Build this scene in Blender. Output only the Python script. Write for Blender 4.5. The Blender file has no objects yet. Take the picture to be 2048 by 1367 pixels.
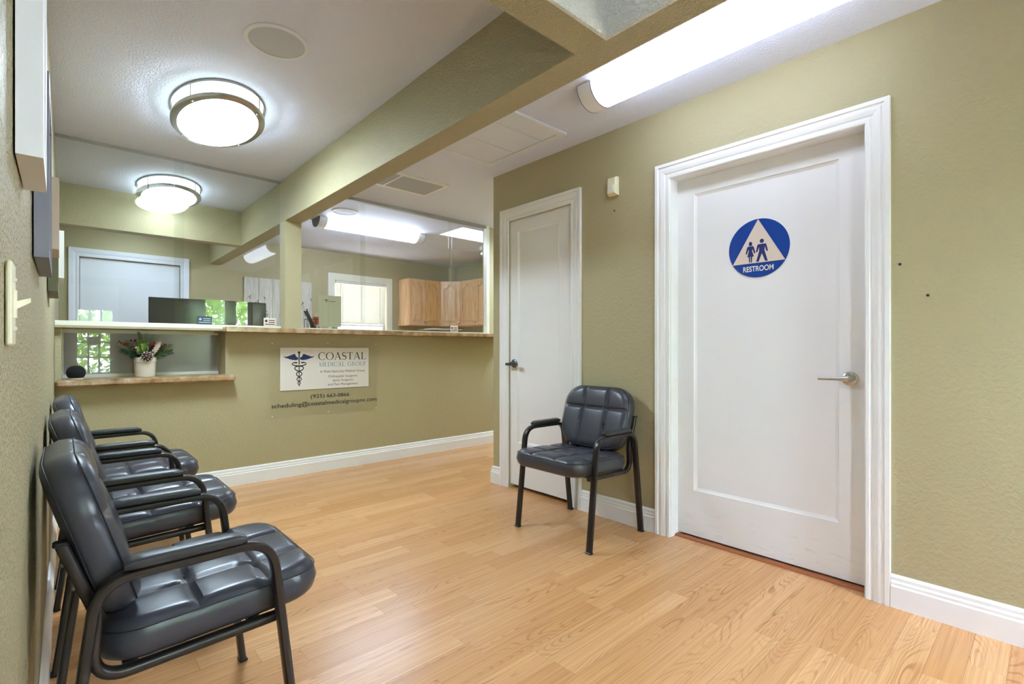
import bpy, math, random
from math import sin, cos, pi, radians, sqrt, atan2
from mathutils import Vector, Matrix

random.seed(7)
SC = bpy.context.scene
COL = SC.collection

# ------------------------------------------------------------------ camera
cam_d = bpy.data.cameras.new('camera')
cam_d.sensor_width = 36.0
cam_d.lens = 990.44 / 2048 * 36.0
cam_d.shift_y = (696.575 - 683.5) / 2048
cam_d.clip_start = 0.01
cam = bpy.data.objects.new('camera', cam_d)
COL.objects.link(cam)
cam.location = (0, 0, 1.0713)
cam.rotation_euler = (pi / 2, 0, -0.7384)
SC.camera = cam

# ------------------------------------------------------------------ world
SKY = 15.0
w = bpy.data.worlds.new('overcast_sky')
SC.world = w
w.use_nodes = True
nt = w.node_tree
bg = nt.nodes['Background']
bg.inputs[0].default_value = (0.80, 0.96, 1.24, 1)
bg.inputs[1].default_value = SKY

# ------------------------------------------------------------------ exposure
vs = SC.view_settings
vs.view_transform = 'Standard'
vs.look = 'None'
vs.gamma = 1
vs.exposure = 2.16
vs.use_curve_mapping = False
LAMP = 15.0      # oval ceiling lamps
TUBE = 1.8      # strip lights

SC.cycles.max_bounces = 8
SC.cycles.diffuse_bounces = 4
SC.cycles.glossy_bounces = 4
SC.cycles.transparent_max_bounces = 16
SC.cycles.caustics_reflective = False
SC.cycles.caustics_refractive = False


def portal(name, loc, rot, sx, sy):
    # sampling guide for daylight at a glazed opening
    ld = bpy.data.lights.new(name, 'AREA')
    ld.shape = 'RECTANGLE'
    ld.size, ld.size_y = sx, sy
    ld.cycles.is_portal = True
    o = bpy.data.objects.new(name, ld)
    COL.objects.link(o)
    o.location = loc
    o.rotation_euler = rot


portal('daylight_portal', (0.67, 0.126, 2.96), (0, 0, 0), 1.34, 1.75)
portal('daylight_portal', (3.74, 4.75, 2.81), (0, 0, 0), 0.76, 0.47)
portal('daylight_portal', (2.165, -1.33, 1.40), (pi / 2, 0, pi), 0.74, 1.1)
portal('daylight_portal', (0.385, -1.33, 1.17), (pi / 2, 0, pi), 0.42, 0.97)
portal('daylight_portal', (3.27, 7.03, 1.5), (pi / 2, 0, 0), 0.8, 1.1)

# ------------------------------------------------------------------ dimensions
XR, YB, ZC, ZB = 2.5624, 4.33, 2.4406, 2.1021
YF = -1.2            # street side wall
YK = 6.9             # rear wall of the office
XO = 5.0             # right wall of the office
BX0, BX1 = 1.333, 1.459
YG = 4.29            # glass plane


def xl(y):           # the left wall is a touch out of square
    return -0.0586 + 0.0061 * y


# ------------------------------------------------------------------ materials
def srgb(r, g, b):
    def f(c):
        c /= 255.0
        return c / 12.92 if c <= 0.04045 else ((c + 0.055) / 1.055) ** 2.4
    return (f(r), f(g), f(b), 1)


class NT:
    def __init__(self, name):
        self.m = bpy.data.materials.new(name)
        self.m.use_nodes = True
        self.t = self.m.node_tree
        self.b = self.t.nodes['Principled BSDF']
        self.out = self.t.nodes['Material Output']

    def n(self, typ, **kw):
        nd = self.t.nodes.new(typ)
        for k, v in kw.items():
            if k.startswith('i_'):
                nd.inputs[int(k[2:])].default_value = v
            else:
                setattr(nd, k, v)
        return nd

    def l(self, a, b):
        self.t.links.new(a, b)


def pmat(name, col, rough=0.5, metal=0.0, spec=0.5, var=0.0, vscale=8.0, bump=0.0, bscale=200.0,
         bdist=0.002, coat=0.0, trans=0.0):
    N = NT(name)
    b = N.b
    b.inputs['Base Color'].default_value = col
    b.inputs['Roughness'].default_value = rough
    b.inputs['Metallic'].default_value = metal
    b.inputs['Specular IOR Level'].default_value = spec
    b.inputs['Coat Weight'].default_value = coat
    tc = N.n('ShaderNodeTexCoord')
    nz = N.n('ShaderNodeTexNoise')
    nz.inputs['Scale'].default_value = vscale
    nz.inputs['Detail'].default_value = 4
    N.l(tc.outputs['Object'], nz.inputs['Vector'])
    mx = N.n('ShaderNodeMix', data_type='RGBA')
    v = max(var, 0.02)
    mx.inputs['A'].default_value = (col[0] * (1 - v), col[1] * (1 - v), col[2] * (1 - v), 1)
    mx.inputs['B'].default_value = (min(1, col[0] * (1 + v)), min(1, col[1] * (1 + v)), min(1, col[2] * (1 + v)), 1)
    N.l(nz.outputs['Fac'], mx.inputs['Factor'])
    N.l(mx.outputs['Result'], b.inputs['Base Color'])
    if bump:
        nb = N.n('ShaderNodeTexNoise')
        nb.inputs['Scale'].default_value = bscale
        nb.inputs['Detail'].default_value = 3
        N.l(tc.outputs['Object'], nb.inputs['Vector'])
        bp = N.n('ShaderNodeBump')
        bp.inputs['Strength'].default_value = bump
        bp.inputs['Distance'].default_value = bdist
        N.l(nb.outputs['Fac'], bp.inputs['Height'])
        N.l(bp.outputs['Normal'], b.inputs['Normal'])
    return N.m


def texture_wall(name, col, scale=70.0, strength=0.5, dist=0.004, rough=0.55, detail=2.0):
    """painted plaster with a hand trowelled / orange peel relief"""
    N = NT(name)
    b = N.b
    b.inputs['Roughness'].default_value = rough
    b.inputs['Specular IOR Level'].default_value = 0.35
    tc = N.n('ShaderNodeTexCoord')
    n1 = N.n('ShaderNodeTexNoise')
    n1.inputs['Scale'].default_value = scale
    n1.inputs['Detail'].default_value = detail
    n1.inputs['Distortion'].default_value = 0.6
    n2 = N.n('ShaderNodeTexNoise')
    n2.inputs['Scale'].default_value = 1.7
    n2.inputs['Detail'].default_value = 5
    N.l(tc.outputs['Object'], n1.inputs['Vector'])
    N.l(tc.outputs['Object'], n2.inputs['Vector'])
    rp = N.n('ShaderNodeValToRGB')
    rp.color_ramp.elements[0].position = 0.42
    rp.color_ramp.elements[1].position = 0.62
    N.l(n1.outputs['Fac'], rp.inputs['Fac'])
    bp = N.n('ShaderNodeBump')
    bp.inputs['Strength'].default_value = strength
    bp.inputs['Distance'].default_value = dist
    N.l(rp.outputs['Color'], bp.inputs['Height'])
    N.l(bp.outputs['Normal'], b.inputs['Normal'])
    mx = N.n('ShaderNodeMix', data_type='RGBA')
    mx.inputs['A'].default_value = tuple(c * 0.955 for c in col[:3]) + (1,)
    mx.inputs['B'].default_value = tuple(min(1, c * 1.045) for c in col[:3]) + (1,)
    N.l(n2.outputs['Fac'], mx.inputs['Factor'])
    N.l(mx.outputs['Result'], b.inputs['Base Color'])
    return N.m


def glass_mat(name, tint=(0.97, 0.985, 0.975, 1), base=0.04):
    """clear sheet glass: Schlick reflection over straight transmission"""
    N = NT(name)
    N.t.nodes.remove(N.b)
    lw = N.n('ShaderNodeLayerWeight')
    lw.inputs['Blend'].default_value = 0.5
    pw = N.n('ShaderNodeMath', operation='POWER')
    pw.inputs[1].default_value = 5
    N.l(lw.outputs['Facing'], pw.inputs[0])
    ma = N.n('ShaderNodeMath', operation='MULTIPLY_ADD')
    ma.inputs[1].default_value = 1 - base
    ma.inputs[2].default_value = base
    N.l(pw.outputs[0], ma.inputs[0])
    tr = N.n('ShaderNodeBsdfTransparent')
    tr.inputs[0].default_value = tint
    gl = N.n('ShaderNodeBsdfGlossy')
    gl.inputs['Roughness'].default_value = 0.0
    mx = N.n('ShaderNodeMixShader')
    N.l(ma.outputs[0], mx.inputs[0])
    N.l(tr.outputs[0], mx.inputs[1])
    N.l(gl.outputs[0], mx.inputs[2])
    N.l(mx.outputs[0], N.out.inputs[0])
    return N.m


def frosted_mat(name, col, alpha, rough=0.0):
    """grey frosted film on glass"""
    N = NT(name)
    N.b.inputs['Base Color'].default_value = col
    N.b.inputs['Roughness'].default_value = rough
    N.b.inputs['IOR'].default_value = 1.65
    tr = N.n('ShaderNodeBsdfTransparent')
    mx = N.n('ShaderNodeMixShader')
    mx.inputs[0].default_value = alpha
    N.l(tr.outputs[0], mx.inputs[1])
    N.l(N.b.outputs[0], mx.inputs[2])
    N.l(mx.outputs[0], N.out.inputs[0])
    return N.m


def emit_mat(name, col, strength, rough=0.3):
    N = NT(name)
    N.b.inputs['Base Color'].default_value = (0.85, 0.87, 0.85, 1)
    N.b.inputs['Roughness'].default_value = rough
    N.b.inputs['Emission Color'].default_value = col
    N.b.inputs['Emission Strength'].default_value = strength
    return N.m


def translucent_mat(name, col, mixf=0.45, rough=0.5):
    N = NT(name)
    N.b.inputs['Base Color'].default_value = col
    N.b.inputs['Roughness'].default_value = rough
    tl = N.n('ShaderNodeBsdfTranslucent')
    tl.inputs[0].default_value = col
    mx = N.n('ShaderNodeMixShader')
    mx.inputs[0].default_value = mixf
    N.l(N.b.outputs[0], mx.inputs[1])
    N.l(tl.outputs[0], mx.inputs[2])
    N.l(mx.outputs[0], N.out.inputs[0])
    return N.m


def oak_floor():
    N = NT('oak_laminate')
    b = N.b
    tc = N.n('ShaderNodeTexCoord')
    oi = N.n('ShaderNodeObjectInfo')
    sc = N.n('ShaderNodeVectorMath', operation='SCALE')
    sc.inputs['Scale'].default_value = 37.0
    cmb = N.n('ShaderNodeCombineXYZ')
    N.l(oi.outputs['Random'], cmb.inputs[0])
    m2 = N.n('ShaderNodeMath', operation='MULTIPLY')
    m2.inputs[1].default_value = 7.31
    N.l(oi.outputs['Random'], m2.inputs[0])
    N.l(m2.outputs[0], cmb.inputs[1])
    N.l(m2.outputs[0], cmb.inputs[2])
    N.l(cmb.outputs[0], sc.inputs[0])
    add = N.n('ShaderNodeVectorMath', operation='ADD')
    N.l(tc.outputs['Object'], add.inputs[0])
    N.l(sc.outputs[0], add.inputs[1])
    # cathedral figure: thin warped growth rings
    mp = N.n('ShaderNodeMapping')
    mp.inputs['Scale'].default_value = (1.1, 8.0, 8.0)
    N.l(add.outputs[0], mp.inputs['Vector'])
    nz = N.n('ShaderNodeTexNoise')
    nz.inputs['Scale'].default_value = 1.0
    nz.inputs['Detail'].default_value = 1.5
    nz.inputs['Roughness'].default_value = 0.4
    N.l(mp.outputs[0], nz.inputs['Vector'])
    mul = N.n('ShaderNodeMath', operation='MULTIPLY')
    mul.inputs[1].default_value = 210.0
    N.l(nz.outputs['Fac'], mul.inputs[0])
    sn = N.n('ShaderNodeMath', operation='SINE')
    N.l(mul.outputs[0], sn.inputs[0])
    # long fibres
    mp2 = N.n('ShaderNodeMapping')
    mp2.inputs['Scale'].default_value = (1.6, 150.0, 150.0)
    N.l(add.outputs[0], mp2.inputs['Vector'])
    nz2 = N.n('ShaderNodeTexNoise')
    nz2.inputs['Scale'].default_value = 1.0
    nz2.inputs['Detail'].default_value = 4
    nz2.inputs['Roughness'].default_value = 0.6
    N.l(mp2.outputs[0], nz2.inputs['Vector'])
    # broad patches where the figure is strong
    mp3 = N.n('ShaderNodeMapping')
    mp3.inputs['Scale'].default_value = (2.0, 14.0, 14.0)
    N.l(add.outputs[0], mp3.inputs['Vector'])
    nz3 = N.n('ShaderNodeTexNoise')
    nz3.inputs['Scale'].default_value = 1.0
    nz3.inputs['Detail'].default_value = 2
    N.l(mp3.outputs[0], nz3.inputs['Vector'])
    r1 = N.n('ShaderNodeMapRange')
    r1.inputs['From Min'].default_value = 0.35
    r1.inputs['From Max'].default_value = 1.0
    N.l(sn.outputs[0], r1.inputs['Value'])
    r3 = N.n('ShaderNodeMapRange')
    r3.inputs['From Min'].default_value = 0.44
    r3.inputs['From Max'].default_value = 0.78
    N.l(nz3.outputs['Fac'], r3.inputs['Value'])
    r2 = N.n('ShaderNodeMapRange')
    r2.inputs['From Min'].default_value = 0.36
    r2.inputs['From Max'].default_value = 0.70
    N.l(nz2.outputs['Fac'], r2.inputs['Value'])
    gm = N.n('ShaderNodeMath', operation='MULTIPLY')
    N.l(r1.outputs[0], gm.inputs[0])
    N.l(r3.outputs[0], gm.inputs[1])
    gs = N.n('ShaderNodeMath', operation='MULTIPLY_ADD')
    gs.inputs[1].default_value = 0.75
    N.l(r2.outputs[0], gs.inputs[0])
    N.l(gm.outputs[0], gs.inputs[2])
    gc = N.n('ShaderNodeMath', operation='MULTIPLY')
    gc.inputs[1].default_value = 0.56
    gc.use_clamp = True
    N.l(gs.outputs[0], gc.inputs[0])
    # plank tone
    tone = N.n('ShaderNodeValToRGB')
    tone.color_ramp.elements[0].color = FLOOR_A
    tone.color_ramp.elements[1].color = FLOOR_B
    N.l(oi.outputs['Random'], tone.inputs['Fac'])
    mx = N.n('ShaderNodeMix', data_type='RGBA')
    N.l(gc.outputs[0], mx.inputs['Factor'])
    N.l(tone.outputs['Color'], mx.inputs['A'])
    mx.inputs['B'].default_value = FLOOR_D
    N.l(mx.outputs['Result'], b.inputs['Base Color'])
    b.inputs['Roughness'].default_value = 0.27
    b.inputs['Specular IOR Level'].default_value = 0.5
    bp = N.n('ShaderNodeBump')
    bp.inputs['Strength'].default_value = 0.06
    bp.inputs['Distance'].default_value = 0.001
    N.l(nz2.outputs['Fac'], bp.inputs['Height'])
    N.l(bp.outputs['Normal'], b.inputs['Normal'])
    return N.m


def granite():
    N = NT('brown_granite')
    tc = N.n('ShaderNodeTexCoord')
    n1 = N.n('ShaderNodeTexNoise')
    n1.inputs['Scale'].default_value = 14
    n1.inputs['Detail'].default_value = 8
    N.l(tc.outputs['Object'], n1.inputs['Vector'])
    rp = N.n('ShaderNodeValToRGB')
    e = rp.color_ramp.elements
    e[0].position = 0.3
    e[0].color = srgb(138, 106, 72)
    e[1].position = 0.72
    e[1].color = srgb(204, 182, 152)
    m = e.new(0.52)
    m.color = srgb(178, 146, 108)
    N.l(n1.outputs['Fac'], rp.inputs['Fac'])
    n3 = N.n('ShaderNodeTexNoise')
    n3.inputs['Scale'].default_value = 170
    n3.inputs['Detail'].default_value = 3
    N.l(tc.outputs['Object'], n3.inputs['Vector'])
    r4 = N.n('ShaderNodeMapRange')
    r4.inputs['From Min'].default_value = 0.35
    r4.inputs['From Max'].default_value = 0.55
    r4.inputs['To Min'].default_value = 0.55
    r4.inputs['To Max'].default_value = 1.0
    N.l(n3.outputs['Fac'], r4.inputs['Value'])
    mx = N.n('ShaderNodeMix', data_type='RGBA', blend_type='MULTIPLY')
    mx.inputs['Factor'].default_value = 0.7
    N.l(rp.outputs['Color'], mx.inputs['A'])
    N.l(r4.outputs[0], mx.inputs['B'])
    N.l(mx.outputs['Result'], N.b.inputs['Base Color'])
    N.b.inputs['Roughness'].default_value = 0.15
    return N.m


def wood_mat(name, a, b2, d, sx=(9, 9, 0.9), rough=0.35):
    N = NT(name)
    tc = N.n('ShaderNodeTexCoord')
    oi = N.n('ShaderNodeObjectInfo')
    mp = N.n('ShaderNodeMapping')
    mp.inputs['Scale'].default_value = sx
    ad = N.n('ShaderNodeVectorMath', operation='ADD')
    N.l(tc.outputs['Object'], ad.inputs[0])
    N.l(oi.outputs['Random'], ad.inputs[1])
    N.l(ad.outputs[0], mp.inputs['Vector'])
    nz = N.n('ShaderNodeTexNoise')
    nz.inputs['Scale'].default_value = 5
    nz.inputs['Detail'].default_value = 5
    N.l(mp.outputs[0], nz.inputs['Vector'])
    rp = N.n('ShaderNodeValToRGB')
    e = rp.color_ramp.elements
    e[0].position = 0.25
    e[0].color = d
    e[1].position = 0.75
    e[1].color = b2
    k = e.new(0.5)
    k.color = a
    N.l(nz.outputs['Fac'], rp.inputs['Fac'])
    N.l(rp.outputs['Color'], N.b.inputs['Base Color'])
    N.b.inputs['Roughness'].default_value = rough
    return N.m


FLOOR_A = srgb(204, 149, 96)
FLOOR_B = srgb(224, 173, 121)
FLOOR_D = srgb(150, 94, 50)

OLIVE = srgb(177, 167, 131)
M = {}
M['olive'] = texture_wall('olive_paint', OLIVE, 60, 0.25, 0.003)
M['olive_rough'] = texture_wall('olive_paint_coarse', OLIVE, 110, 0.8, 0.006)
M['beam'] = texture_wall('olive_paint_beam', OLIVE, 120, 0.6, 0.006)
M['ceiling'] = texture_wall('ceiling_white', srgb(222, 227, 246), 95, 0.35, 0.003, 0.7)
M['shaft'] = texture_wall('shaft_white', srgb(232, 232, 226), 110, 0.9, 0.006, 0.7)
M['white'] = pmat('white_enamel', srgb(236, 236, 235), 0.28, var=0.01)
M['white_matte'] = pmat('white_matte', srgb(226, 229, 238), 0.6, var=0.02)
M['office_white'] = pmat('track_cream', srgb(232, 231, 214), 0.4, var=0.02)
M['floor'] = oak_floor()
M['subfloor'] = pmat('joint_dark', srgb(110, 76, 46), 0.7)
M['granite'] = granite()
M['glass'] = glass_mat('clear_glass')
M['pane'] = glass_mat('window_glass', (0.98, 0.99, 0.985, 1), 0.04)
M['opal'] = glass_mat('opal_skylight', (0.15, 0.147, 0.138, 1), 0.04)
M['opal_clear'] = glass_mat('opal_skylight_clear', (0.75, 0.75, 0.72, 1), 0.04)
M['acrylic'] = glass_mat('clear_acrylic', (0.998, 0.998, 0.998, 1), 0.006)
M['frost'] = frosted_mat('frosted_grey_glass', srgb(176, 177, 180), 0.9)
M['frost_soft'] = frosted_mat('frosted_grey_glass_matte', srgb(170, 171, 172), 0.9, 0.22)
M['leather'] = pmat('black_leatherette', srgb(62, 62, 71), 0.30, var=0.06, vscale=30, bump=0.12, bscale=900, bdist=0.0006)
M['stitch'] = pmat('black_thread', srgb(24, 24, 27), 0.6)
M['tube'] = pmat('dark_bronze_tube', srgb(46, 41, 39), 0.3, metal=0.35, spec=0.6, var=0.08)
M['pad'] = pmat('arm_pad', srgb(50, 50, 54), 0.38, bump=0.1, bscale=1200, bdist=0.0004)
M['nickel'] = pmat('brushed_nickel', srgb(176, 172, 160), 0.3, metal=1.0, var=0.05, vscale=60)
M['steel'] = pmat('satin_steel', srgb(196, 194, 190), 0.25, metal=1.0, var=0.04)
M['darksteel'] = pmat('aged_steel', srgb(110, 108, 104), 0.35, metal=1.0)
M['lamp_glass'] = emit_mat('lit_opal_glass', (0.80, 0.98, 1.16, 1), LAMP)
M['lamp_drum'] = emit_mat('lit_drum_glass', (0.80, 1.0, 1.05, 1), LAMP * 0.085)
M['lamp_glass_office'] = emit_mat('lit_opal_glass_office', (0.80, 0.98, 1.16, 1), 3.2)
M['added_lamp_passage'] = emit_mat('added_lamp_glow_passage', (0.80, 0.98, 1.16, 1), 15.0)  # glow for the lamp added out of view in the passage
M['tube_glow'] = emit_mat('lit_diffuser', (0.84, 0.96, 1.2, 1), TUBE)
M['tube_glow_office'] = emit_mat('lit_diffuser_office', (0.84, 0.96, 1.2, 1), 8.0)
M['tube_cap'] = pmat('diffuser_cap', srgb(236, 238, 244), 0.4)
M['line'] = pmat('dark_line', srgb(90, 90, 92), 0.5)
M['grille'] = pmat('speaker_grille', srgb(196, 199, 208), 0.7, bump=0.5, bscale=900, bdist=0.001)
M['track_grey'] = pmat('track_grey', srgb(168, 168, 170), 0.45)
M['cream'] = pmat('cream_plastic', srgb(232, 226, 196), 0.35)
M['black'] = pmat('black_plastic', srgb(16, 16, 18), 0.35)
M['fabric'] = pmat('black_mesh_fabric', srgb(12, 12, 14), 0.9, bump=0.3, bscale=700, bdist=0.001)
M['screen'] = pmat('dark_screen', srgb(58, 56, 54), 0.12)
M['sign_white'] = pmat('sign_face', srgb(226, 220, 212), 0.35)
M['ink'] = pmat('black_ink', srgb(24, 22, 24), 0.5)
M['ink_brown'] = pmat('brown_ink', srgb(80, 62, 56), 0.5)
M['ink_blue'] = pmat('navy_ink', srgb(28, 40, 108), 0.5)
M['ink_sky'] = pmat('blue_ink', srgb(92, 136, 178), 0.5)
M['ada_blue'] = pmat('sign_blue', srgb(14, 62, 150), 0.3)
M['ada_tan'] = pmat('sign_triangle', srgb(222, 206, 190), 0.45)
M['threshold'] = pmat('reddish_wood_strip', srgb(160, 92, 52), 0.4, var=0.1)
M['maple'] = wood_mat('honey_maple', srgb(224, 180, 134), srgb(236, 200, 158), srgb(206, 152, 102))
M['maple_d'] = wood_mat('honey_maple_deep', srgb(218, 164, 98), srgb(228, 182, 122), srgb(198, 136, 72))
M['blind'] = pmat('vinyl_slat', srgb(238, 236, 224), 0.45)
M['foliage'] = translucent_mat('leaf_green', srgb(150, 178, 84), 0.4)
M['foliage2'] = translucent_mat('leaf_pale', srgb(196, 208, 138), 0.4)
M['paving'] = pmat('paving', srgb(170, 160, 150), 0.8, var=0.15)
M['brick'] = pmat('brick_red', srgb(170, 110, 90), 0.8, var=0.2, vscale=4)
M['pic_pink'] = pmat('frame_blush', srgb(214, 196, 184), 0.5)
M['desk'] = pmat('desk_laminate', srgb(190, 180, 160), 0.5, var=0.05)


def door_white():
    """white enamel with grey scuffs along the foot of the door"""
    N = NT('scuffed_white_enamel')
    tc = N.n('ShaderNodeTexCoord')
    mp = N.n('ShaderNodeMapping')
    mp.inputs['Scale'].default_value = (1, 5, 30)
    N.l(tc.outputs['Object'], mp.inputs['Vector'])
    nz = N.n('ShaderNodeTexNoise')
    nz.inputs['Scale'].default_value = 2.2
    nz.inputs['Detail'].default_value = 6
    nz.inputs['Roughness'].default_value = 0.7
    N.l(mp.outputs[0], nz.inputs['Vector'])
    r = N.n('ShaderNodeMapRange')
    r.inputs['From Min'].default_value = 0.56
    r.inputs['From Max'].default_value = 0.72
    N.l(nz.outputs['Fac'], r.inputs['Value'])
    sx = N.n('ShaderNodeSeparateXYZ')
    N.l(tc.outputs['Object'], sx.inputs[0])
    rz = N.n('ShaderNodeMapRange')
    rz.inputs['From Min'].default_value = 0.24
    rz.inputs['From Max'].default_value = 0.05
    N.l(sx.outputs['Z'], rz.inputs['Value'])
    mu = N.n('ShaderNodeMath', operation='MULTIPLY')
    N.l(r.outputs[0], mu.inputs[0])
    N.l(rz.outputs[0], mu.inputs[1])
    m2 = N.n('ShaderNodeMath', operation='MULTIPLY')
    m2.inputs[1].default_value = 0.45
    N.l(mu.outputs[0], m2.inputs[0])
    mx = N.n('ShaderNodeMix', data_type='RGBA')
    mx.inputs['A'].default_value = srgb(234, 234, 234)
    mx.inputs['B'].default_value = srgb(150, 150, 152)
    N.l(m2.outputs[0], mx.inputs['Factor'])
    N.l(mx.outputs['Result'], N.b.inputs['Base Color'])
    N.b.inputs['Roughness'].default_value = 0.3
    return N.m


M['door_white'] = door_white()


# ------------------------------------------------------------------ mesh tools
class MB:
    def __init__(self):
        self.v = []
        self.f = []

    def add(self, vs, fs):
        o = len(self.v)
        self.v += [tuple(p) for p in vs]
        self.f += [tuple(i + o for i in f) for f in fs]
        return self

    def box(self, x0, x1, y0, y1, z0, z1):
        vs = [(x0, y0, z0), (x1, y0, z0), (x1, y1, z0), (x0, y1, z0), (x0, y0, z1), (x1, y0, z1), (x1, y1, z1), (x0, y1, z1)]
        return self.add(vs, [(0, 3, 2, 1), (4, 5, 6, 7), (0, 1, 5, 4), (1, 2, 6, 5), (2, 3, 7, 6), (3, 0, 4, 7)])

    def bevbox(self, x0, x1, y0, y1, z0, z1, b):
        """box with chamfered edges"""
        def pts(a0, a1, c0, c1, d):
            return [(a0 + d, c0), (a1 - d, c0), (a1, c0 + d), (a1, c1 - d), (a1 - d, c1), (a0 + d, c1), (a0, c1 - d), (a0, c0 + d)]
        rings = []
        for z, ins in ((z0, b), (z0 + b, 0), (z1 - b, 0), (z1, b)):
            rings.append([(p[0], p[1], z) for p in pts(x0 + ins, x1 - ins, y0 + ins, y1 - ins, b)])
        return self.loft(rings, True)

    def loft(self, rings, caps=True, closed=True):
        n = len(rings[0])
        o = len(self.v)
        for r in rings:
            self.v += [tuple(p) for p in r]
        for i in range(len(rings) - 1):
            for j in range(n if closed else n - 1):
                k = (j + 1) % n
                self.f.append((o + i * n + j, o + i * n + k, o + (i + 1) * n + k, o + (i + 1) * n + j))
        if caps:
            self.f.append(tuple(o + j for j in reversed(range(n))))
            self.f.append(tuple(o + (len(rings) - 1) * n + j for j in range(n)))
        return self

    def lathe(self, prof, c=(0, 0, 0), n=32, sx=1.0, sy=1.0, caps=True):
        """prof: list of (radius, z); rx = r*sx, ry = r*sy"""
        rings = [[(c[0] + r * sx * cos(2 * pi * j / n), c[1] + r * sy * sin(2 * pi * j / n), c[2] + z) for j in range(n)] for r, z in prof]
        return self.loft(rings, caps)

    def tube(self, path, r, n=8, caps=True):
        path = [Vector(p) for p in path]
        rings = []
        t0 = (path[1] - path[0]).normalized()
        up = Vector((0, 0, 1)) if abs(t0.z) < 0.9 else Vector((1, 0, 0))
        nrm = t0.cross(up).normalized()
        for i, p in enumerate(path):
            a = path[max(i - 1, 0)]
            b = path[min(i + 1, len(path) - 1)]
            t = (b - a).normalized()
            nrm = (nrm - t * nrm.dot(t)).normalized()
            bn = t.cross(nrm)
            rr = r[i] if isinstance(r, (list, tuple)) else r
            rings.append([tuple(p + (nrm * cos(2 * pi * k / n) + bn * sin(2 * pi * k / n)) * rr) for k in range(n)])
        return self.loft(rings, caps)

    def prism(self, poly, fn, t0, t1):
        """extrude a 2D polygon; fn(a, b, t) -> 3D point"""
        n = len(poly)
        return self.loft([[fn(a, b, t0) for a, b in poly], [fn(a, b, t1) for a, b in poly]], True)

    def sphere(self, c, r, n=10, m=6, sz=1.0):
        prof = [(max(1e-4, r * sin(pi * i / m)), -r * cos(pi * i / m) * sz) for i in range(m + 1)]
        return self.lathe(prof, c, n, caps=False)

    def build(self, name, mat, parent=None, smooth=False, angle=None):
        me = bpy.data.meshes.new(name)
        me.from_pydata(self.v, [], self.f)
        me.update()
        return link(name, me, mat, parent, smooth)


def link(name, me, mat, parent=None, smooth=False):
    if mat is not None:
        me.materials.clear()
        me.materials.append(M[mat] if isinstance(mat, str) else mat)
    import bmesh
    bm = bmesh.new()
    bm.from_mesh(me)
    bmesh.ops.recalc_face_normals(bm, faces=bm.faces)
    bm.to_mesh(me)
    bm.free()
    if smooth:
        me.polygons.foreach_set('use_smooth', [True] * len(me.polygons))
        me.set_sharp_from_angle(angle=radians(38))
    o = bpy.data.objects.new(name, me)
    COL.objects.link(o)
    if parent is not None:
        o.parent = parent
    return o


def tag(o, label, cat, group=None):
    o['label'] = label
    o['category'] = cat
    if group:
        o['group'] = group
    return o


def struct(o, label=None):
    o['kind'] = 'structure'
    if label:
        o['label'] = label
    return o


def empty(name, loc=(0, 0, 0), rz=0.0):
    o = bpy.data.objects.new(name, None)
    o.empty_display_size = 0.05
    COL.objects.link(o)
    o.location = loc
    o.rotation_euler = (0, 0, rz)
    return o


def dup(o, loc=None, rz=None, parent=None):
    c = o.copy()
    COL.objects.link(c)
    if parent is not None:
        c.parent = parent
    if loc is not None:
        c.location = loc
    if rz is not None:
        c.rotation_euler = (0, 0, rz)
    for ch in list(o.children):
        dup(ch, parent=c)
    return c


def fillet(pts, radii, n=8):
    out = [Vector(pts[0])]
    for i in range(1, len(pts) - 1):
        p, a, b = Vector(pts[i]), Vector(pts[i - 1]), Vector(pts[i + 1])
        r = radii[i - 1]
        u, v = (a - p).normalized(), (b - p).normalized()
        ang = u.angle(v)
        d = min(r / math.tan(ang / 2), (a - p).length * 0.49 if i > 1 else (a - p).length * 0.95, (b - p).length * 0.6)
        s, e = p + u * d, p + v * d
        for k in range(n + 1):
            t = k / n
            out.append((1 - t) ** 2 * s + 2 * t * (1 - t) * p + t * t * e)
    out.append(Vector(pts[-1]))
    return out


def text_mesh(name, body, x0, x1, z0, z1, mat, parent, place, depth=0.0006, keep=False, bold=0.0):
    """lettering fitted in a box; place(a, b, t) maps sheet coords to 3D"""
    cu = bpy.data.curves.new(name, 'FONT')
    cu.body = body
    cu.size = 1.0
    cu.offset = bold
    cu.fill_mode = 'BOTH'
    ob = bpy.data.objects.new(name, cu)
    COL.objects.link(ob)
    bpy.context.view_layer.update()
    dg = bpy.context.evaluated_depsgraph_get()
    me = bpy.data.meshes.new_from_object(ob.evaluated_get(dg))
    bpy.data.objects.remove(ob)
    bpy.data.curves.remove(cu)
    xs = [v.co.x for v in me.vertices]
    ys = [v.co.y for v in me.vertices]
    ax, bx, ay, by = min(xs), max(xs), min(ys), max(ys)
    vs, fs = [], []
    for v in me.vertices:
        vs.append(place(x0 + (v.co.x - ax) / (bx - ax) * (x1 - x0), z0 + (v.co.y - ay) / (by - ay) * (z1 - z0), depth))
    for p in me.polygons:
        fs.append(tuple(p.vertices))
    bpy.data.meshes.remove(me)
    mb = MB()
    mb.add(vs, fs)
    return mb.build(name, mat, parent)


# ------------------------------------------------------------------ serif capitals (strokes)
def ring_poly(cx, cy, rx, ry, ix, iy, a0, a1, n=20):
    o = [(cx + rx * cos(a0 + (a1 - a0) * k / n), cy + ry * sin(a0 + (a1 - a0) * k / n)) for k in range(n + 1)]
    i = [(cx + ix * cos(a1 + (a0 - a1) * k / n), cy + iy * sin(a1 + (a0 - a1) * k / n)) for k in range(n + 1)]
    return o, i


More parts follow.
